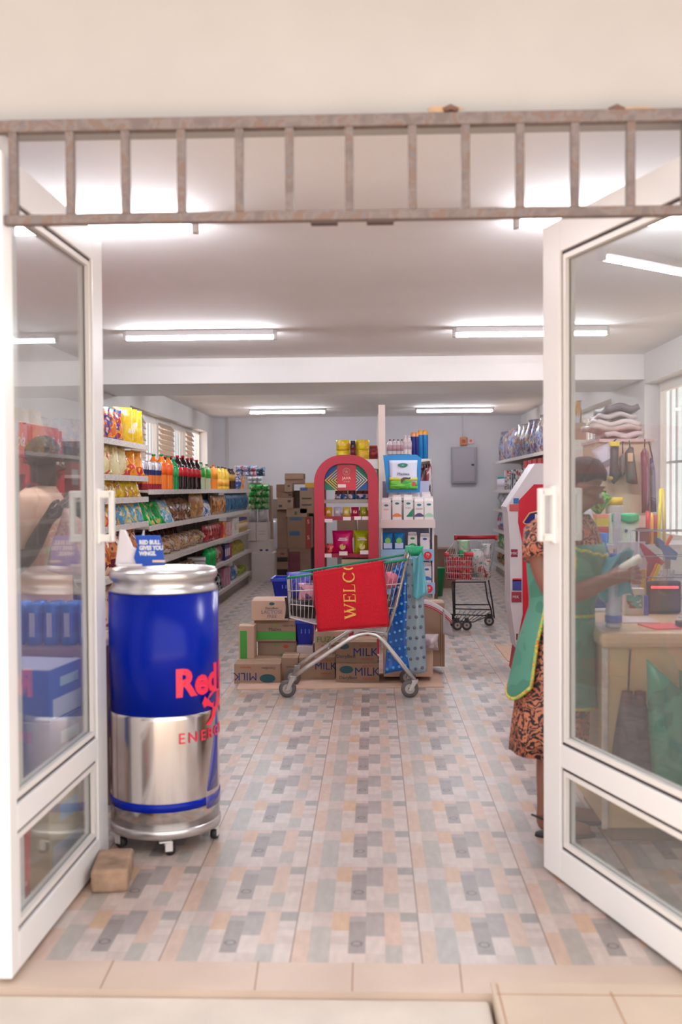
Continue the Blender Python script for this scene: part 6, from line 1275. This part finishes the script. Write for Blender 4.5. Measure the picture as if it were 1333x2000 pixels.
def hand(sk, wrist, palm_dir, across, curl, frm, L=.17, thumb=1):
    """palm_dir: wrist to knuckles; across: little finger to index; curl: towards the palm side"""
    d = Vector(palm_dir).normalized(); a = Vector(across); a = (a-d*a.dot(d)).normalized(); c = Vector(curl); c = (c-d*c.dot(d)-a*c.dot(a)).normalized(); w = Vector(wrist)
    pm = sk.add(w+d*L*.28, (.030, .018), frm)
    for k, ln in enumerate((.40, .46, .43, .34)):
        off = a*(.030-.020*k); kn = sk.add(w+d*L*.52+off, .0105, pm)
        p1 = w+d*(L*.52+L*ln*.38)+off+c*.010; p2 = p1+d*L*ln*.22+c*.018; p3 = p2+d*L*ln*.08+c*.020
        sk.chain([p1, p2, p3], [.0095, .0088, .0075], kn)
    th = sk.add(w+d*L*.22+a*.034*thumb+c*.006, .013, pm); sk.chain([w+d*L*.42+a*.046*thumb+c*.018, w+d*L*.56+a*.038*thumb+c*.030], [.0105, .009], th)
def head(sk, base, fwd, frm, tilt=0, s=1.0):
    """neck top -> head; fwd: unit facing vector (tilted for looking down)"""
    f = Vector(fwd).normalized(); side = f.cross(Vector((0, 0, 1))).normalized(); up = side.cross(f).normalized(); b = Vector(base)
    i = sk.add(b+up*.045*s+f*.005, (.062*s, .066*s), frm); j = sk.add(b+up*.105*s-f*.006, (.074*s, .086*s), i); k = sk.add(b+up*.155*s-f*.012, (.070*s, .080*s), j); sk.add(b+up*.185*s-f*.014, (.040*s, .046*s), k)
    ch = sk.add(b+up*.012*s+f*.052*s, (.030*s, .026*s), i); ns = sk.add(b+up*.070*s+f*.082*s, (.014*s, .016*s), i); sk.add(b+up*.060*s+f*.100*s, (.013*s, .010*s), ns)
    for q in (-1, 1): sk.add(b+up*.075*s+side*q*.078*s-f*.008, (.008*s, .018*s), j)
    return f, side, up
def face_parts(par, base, f, side, up, s, q, lipc, kind='person'):
    b = Vector(base)-q
    for e in (-1, 1):
        c = b+up*.085*s+side*e*.030*s+f*.072*s
        o = G().lathe([(.001, -.008), (.007, -.006), (.010, 0), (.007, .006), (.001, .008)], 12).obj('eye', M((230, 222, 216), .3), par, loc=c)
        G().lathe([(.001, -.004), (.0045, 0), (.001, .004)], 10).obj('pupil', M((26, 18, 18), .2), o, loc=f*.0085)
        G().tube([b+up*.106*s+side*e*.016*s+f*.082*s, b+up*.111*s+side*e*.030*s+f*.079*s, b+up*.106*s+side*e*.044*s+f*.070*s], .0028, n=6).obj('eyebrow', M((24, 18, 20), .8), par)
    G().tube([b+up*.034*s-side*.020*s+f*.074*s, b+up*.036*s+f*.085*s, b+up*.034*s+side*.020*s+f*.074*s], [.003, .006, .003], n=8).obj('lips', M(lipc, .5), par)
# ---------- shop assistant
PX, PY = .78, 4.17
wm = empty('person', (PX, PY, 0), 'woman in green apron over orange and black print dress, holding a turquoise bag', 'person'); q = Vector((PX, PY, 0))
sk = Sk(); V = Vector
sk1 = M((140, 92, 76), .45)
root = sk.add(V((.765, 4.17, .82))-q, (.135, .125))
a = sk.add(V((.77, 4.17, .96))-q, (.115, .105), root); b_ = sk.add(V((.785, 4.17, 1.10))-q, (.125, .115), a); c_ = sk.add(V((.795, 4.18, 1.22))-q, (.10, .10), b_)
n1 = sk.add(V((.82, 4.18, 1.305))-q, .048, c_); n2 = sk.add(V((.835, 4.18, 1.345))-q, .046, n1)
hb_ = V((.845, 4.18, 1.352)); ff = V((.80, -.22, -.42))
f, sd, up = head(sk, hb_-q, ff, n2, s=.98)
sR = sk.add(V((.675, 4.045, 1.235))-q, .055, c_); eR = sk.chain([V((.668, 3.985, 1.12))-q, V((.715, 3.955, .985))-q], [.052, .042], sR)
fR = sk.chain([V((.84, 3.965, 1.025))-q, V((.945, 3.98, 1.070))-q], [.041, .028], eR); hand(sk, V((.945, 3.98, 1.070))-q, (1, .15, .12), (0, .25, .9), (.1, .9, -.2), fR, .17, 1)
sL = sk.add(V((.86, 4.31, 1.235))-q, .053, c_); eL = sk.chain([V((.91, 4.36, 1.12))-q, V((.93, 4.36, 1.00))-q], [.048, .040], sL); fL = sk.chain([V((.99, 4.27, 1.04))-q, V((1.02, 4.17, 1.085))-q], [.036, .027], eL); hand(sk, V((1.02, 4.17, 1.085))-q, (.45, -.75, .1), (.1, .1, .9), (-.7, -.4, -.2), fL, .16, 1)
for (hx, hy, fx) in ((.745, 4.09, .70), (.80, 4.25, .80)):
    h_ = sk.add(V((hx, hy, .74))-q, (.085, .085), root)
    an = sk.chain([V((hx-.01, hy, .46))-q, V(((hx+fx)/2-.01, hy, .28))-q, V((fx, hy, .10))-q], [.060, .054, .036], h_)
    hl = sk.add(V((fx-.02, hy, .045))-q, (.030, .030), an); sk.chain([V((fx+.07, hy-.01, .040))-q, V((fx+.15, hy-.02, .028))-q, V((fx+.185, hy-.02, .024))-q], [(.036, .022), (.036, .016), (.022, .012)], hl)
skin_body('body', sk.v, sk.e, sk.r, sk1, wm)
face_parts(wm, hb_, f, sd, up, .98, q, (110, 50, 50))
# hair
hc_ = hb_-q+up*.115-f*.018
g = G(); n = 24
for k in range(1): pass
secs = []
hs_ = .97
def hairf(u, v):
    a = 2*math.pi*u; t_ = math.pi*(.02+.62*v); r_ = .096+.003*math.sin(9*a)*math.sin(6*t_)
    m_ = min(1, max(0, (math.sin(a)+.35)/1.1)); m_ = m_*m_*(3-2*m_); t_ *= 1-.42*m_
    d = sd*math.cos(a)*math.sin(t_)*.88 + f*math.sin(a)*math.sin(t_)*1.0 + up*math.cos(t_)*.98
    return hc_+d*r_*hs_*(1-.14*v*v)
hm_ = M((44, 34, 38), .8, noise=.3, ns=60, bump=.6)
hr = G().sheet(hairf, 28, 12, .012).obj('hair', hm_, wm)
bun = hc_-f*.10+up*.01; G().lathe([(.005, -.036), (.03, -.028), (.042, 0), (.03, .028), (.005, .036)], 14).obj('hair_bun', hm_, hr, loc=bun)
G().tube([hc_+f*.085+up*.048+sd*.03, hc_+f*.092+up*.052, hc_+f*.085+up*.048-sd*.03], .008, n=8).obj('hair_clip', M((226, 196, 90), .4), hr)
prt = PM([(40, 28, 34), (196, 112, 84), (30, 22, 28), (206, 130, 98), (44, 30, 34), (200, 124, 92)], 20, .6, 4)
DS = [(.835, 4.18, 1.315, .062, .062), (.815, 4.18, 1.285, .10, .15), (.80, 4.18, 1.24, .135, .185), (.805, 4.18, 1.14, .155, .165), (.80, 4.175, 1.06, .145, .15), (.785, 4.17, .94, .118, .13), (.765, 4.17, .80, .135, .15), (.750, 4.17, .62, .142, .16), (.738, 4.17, .44, .155, .17), (.732, 4.17, .335, .158, .175)]
fold = lambda t_, a: (.035*max(0, t_-.5)*2*math.sin(7*a+3*t_) + .02*max(0, t_-.5)*math.sin(13*a))
dr = G().loft([(x-PX, y-PY, z, rx, ry, R(-25)) for x, y, z, rx, ry in DS], 48, wob=fold, caps=False)
dr = dr.obj('dress', prt, wm); sol = dr.modifiers.new('thick', 'SOLIDIFY'); sol.thickness = .004
for (s0, s1, s2) in ((V((.755, 4.11, 1.262)), V((.675, 4.03, 1.235)), V((.664, 3.99, 1.145))), (V((.83, 4.25, 1.27)), V((.865, 4.32, 1.235)), V((.90, 4.36, 1.15)))):
    G().tube([s0-q, s0.lerp(s1, .5)-q+V((0, 0, .012)), s1-q, s1.lerp(s2, .5)-q, s2-q], [.055, .070, .076, .074, .070], n=16).obj('sleeve', prt, wm)
apm = PM([(80, 142, 122), (88, 150, 130), (74, 134, 116)], 5, .6, 2, bump=.1); trimm = PM([(40, 226, 110), (240, 210, 60), (226, 120, 70), (60, 230, 130), (236, 190, 60)], 60, .5, 3, bump=.2)
def ds(z):
    for i in range(len(DS)-1):
        if DS[i][2] >= z >= DS[i+1][2]:
            t_ = (DS[i][2]-z)/(DS[i][2]-DS[i+1][2]); return [DS[i][k]+(DS[i+1][k]-DS[i][k])*t_ for k in range(5)]
    return list(DS[-1])
def panel(a0, a1, z0, z1, off, flare=0):
    def fn(u, v):
        a = R(a0+(a1-a0)*u); zb_ = z1(u) if callable(z1) else z1; z = z0+(zb_-z0)*v; x, y, _, rx, ry = ds(z); o_ = off+flare*v*v+.008*math.sin(u*9+v*3)*v
        b = a+R(25); lx, ly = (rx+o_)*math.cos(b), (ry+o_)*math.sin(b); c, s = math.cos(R(-25)), math.sin(R(-25)); return V((x-PX+lx*c-ly*s, y-PY+lx*s+ly*c, z))
    return fn
for nm, a0, a1, z0, z1, fl_ in (('apron_front', -88, 48, 1.20, lambda u: .52+.05*abs(u-.5), .012), ('apron_back', -128, -250, 1.22, lambda u: .66-.10*math.sin(math.pi*min(1, u*1.2+.1)), .028)):
    fn = panel(a0, a1, z0, z1, .010, fl_); o = G().sheet(fn, 20, 24, .004).obj(nm, apm, wm)
    for pts in ([fn(0, k/24) for k in range(25)], [fn(k/20, 1) for k in range(21)], [fn(1, k/24) for k in range(25)]): G().tube(pts, .0075, n=6).obj('beaded_trim', trimm, o)
    if nm == 'apron_front': G().tube([fn(.55+.45*k/10, .42-.0*k)+V((0, 0, .004*k*0)) for k in range(11)], .006, n=6).obj('beaded_trim', trimm, o); G().tube([fn(.02+.5*k/10, .44) for k in range(11)], .007, n=6).obj('beaded_trim', trimm, o)
    if nm == 'apron_front': G().tube([fn(k/14, .01+.06*math.sin(math.pi*k/14)+.012*(k%2)) for k in range(15)], .007, n=6).obj('neck_trim', trimm, o)
fn = panel(-130, -86, .93, .90, .014); G().sheet(fn, 6, 2, .004).obj('apron_tie', apm, wm); G().sheet(lambda u, v: fn(.35+.18*u, 1)+V((.0, -.008, -.34*v)), 2, 8, .004).obj('apron_tie', apm, wm)
p = panel(-88, 48, 1.20, .52, .016)(.62, .30); G().lathe([(.028, 0), (.028, .003)], 14, mat=Matrix.Translation(p) @ Matrix.Rotation(R(75), 4, 'Z') @ Matrix.Rotation(R(90), 4, 'X')).obj('chest_emblem', M((196, 190, 110), .5), wm)
for (fx, hy) in ((.70, 4.09), (.80, 4.25)):
    s = G().loft([(fx+.08-PX, hy-.01-PY, .001, .125, .042), (fx+.08-PX, hy-.01-PY, .016, .122, .040)], 18).obj('sandal', M((44, 34, 38), .6), wm)
    G().tube([(fx-.055-PX, hy-PY, .085), (fx-.02-PX, hy-.040-PY, .082), (fx+.05-PX, hy-.040-PY, .045)], .005, n=6).obj('ankle_strap', M((34, 26, 30), .6), s)
bg = G().sheet(lambda u, v: at(1172+70*u-14*math.sin(v*3), 1080+88*v+(10*math.sin(u*6)), 4.08)-at(1205, 1165, 4.08)+V((0, .02*math.sin(8*u+5*v), 0)), 12, 12, .003).obj('plastic_bag', M((70, 170, 190), .25, alpha=.85, coat=.4)); bg.location = at(1205, 1165, 4.08); tag(bg, 'thin turquoise plastic bag held in the assistant\'s hands', 'bag')
a = at(1205, 1116, 3.99); b = at(1250, 1090, 4.02); o = G().tube([V((0, 0, 0)), (b-a)*.3, (b-a)], [.010, .016, .019], n=12).obj('receipt_roll', M((232, 228, 214), .5)); o.location = a; tag(o, 'rolled white paper in the assistant\'s right hand', 'paper roll')
# ---------- customer behind the left door
QX, QY = -1.60, 4.72
mn = empty('person', (QX, QY, 0), 'person in peach shirt behind the left glass door, hand raised holding a plastic bag', 'person'); q = V((QX, QY, 0)); sk = Sk(); sk2 = M((84, 60, 56), .5)
root = sk.add((0, 0, .92), (.13, .11)); a = sk.add((0, 0, 1.1), (.12, .10), root); b_ = sk.add((0, 0, 1.28), (.13, .115), a); c_ = sk.add((.0, 0, 1.38), (.09, .09), b_); n1 = sk.add((.01, 0, 1.455), .05, c_)
hb2 = V((.02, 0, 1.48)); f, sd, up = head(sk, hb2, (1, -.1, -.12), n1, s=1.05)
sR = sk.add((-.02, -.17, 1.36), .058, c_); eR = sk.chain([(-.04, -.20, 1.2), (-.03, -.22, 1.06)], [.05, .042], sR); fR = sk.chain([(.05, -.23, 1.18), (.115, -.235, 1.30)], [.040, .029], eR); hand(sk, (.115, -.235, 1.30), (.75, 0, .45), (.3, -.2, .8), (.2, .3, -.8), fR, .16, 1)
sL = sk.add((.0, .17, 1.36), .058, c_); eL = sk.chain([(.0, .2, 1.2), (.02, .2, 1.06)], [.05, .04], sL); fL = sk.chain([(.08, .19, .95), (.15, .18, .88)], [.036, .028], eL); hand(sk, (.15, .18, .88), (.7, 0, -.6), (0, .9, .2), (-.4, .2, -.6), fL, .16, 1)
for hy in (-.09, .09):
    h_ = sk.add((0, hy, .82), (.09, .09), root); an = sk.chain([(.01, hy, .5), (0, hy, .3), (-.01, hy, .10)], [.062, .055, .038], h_); hl = sk.add((-.03, hy, .05), .032, an); sk.chain([(.07, hy, .045), (.16, hy, .03)], [(.036, .025), (.034, .018)], hl)
skin_body('body', sk.v, sk.e, sk.r, sk2, mn); face_parts(mn, hb2, f, sd, up, 1.05, V((0, 0, 0)), (96, 50, 50))
hs_ = .95; hc_ = hb2+up*.118-f*.014; G().sheet(hairf, 28, 12, .010).obj('hair', M((34, 28, 32), .85, noise=.3, ns=60, bump=.6), mn)
shm = M((236, 190, 164), .7, noise=.05, ns=5, bump=.15)
o = G().loft([(.01, 0, 1.45, .062, .066), (.0, 0, 1.42, .085, .13), (0, 0, 1.37, .115, .185), (0, 0, 1.25, .145, .19), (0, 0, 1.05, .14, .17), (0, 0, .86, .145, .17), (0, 0, .80, .15, .175)], 32, caps=False).obj('shirt', shm, mn); m_ = o.modifiers.new('thick', 'SOLIDIFY'); m_.thickness = .004
for s_ in (-1, 1): G().tube([(0, s_*.12, 1.385), (-.02, s_*.18, 1.36), (-.04, s_*.205, 1.24), (-.035, s_*.215, 1.16)], [.06, .072, .070, .066], n=14).obj('sleeve', shm, mn)
G().tube([(.062, 0, 1.435), (0, -.06, 1.452), (-.055, 0, 1.462), (0, .06, 1.452)], .014, n=8, closed=True).obj('collar', M((196, 60, 80), .6), mn)
o = G().loft([(0, 0, .84, .155, .175), (0, 0, .7, .15, .175), (0, 0, .4, .12, .16), (0, 0, .12, .10, .15)], 24, caps=False).obj('trousers', M((60, 60, 76), .7), mn)
for hy in (-.09, .09): G().loft([(.06, hy, .0, .135, .045), (.06, hy, .05, .12, .045), (.02, hy, .08, .07, .04)], 16).obj('shoe', M((50, 44, 46), .6), mn)
hx = QX+.20; o = G().loft([(0, 0, .30, .012, .010), (.02, 0, .24, .05, .03), (.03, 0, .12, .10, .06), (.03, 0, .02, .11, .07), (.03, 0, 0, .06, .05)], 20, wob=lambda t_, a: .10*math.sin(5*a+4*t_)).obj('plastic_bag', M((236, 186, 180), .25, alpha=.8, coat=.4)); o.location = (hx, QY-.235, 1.05); tag(o, 'pale pink plastic bag hanging from the raised hand behind the left door', 'bag')
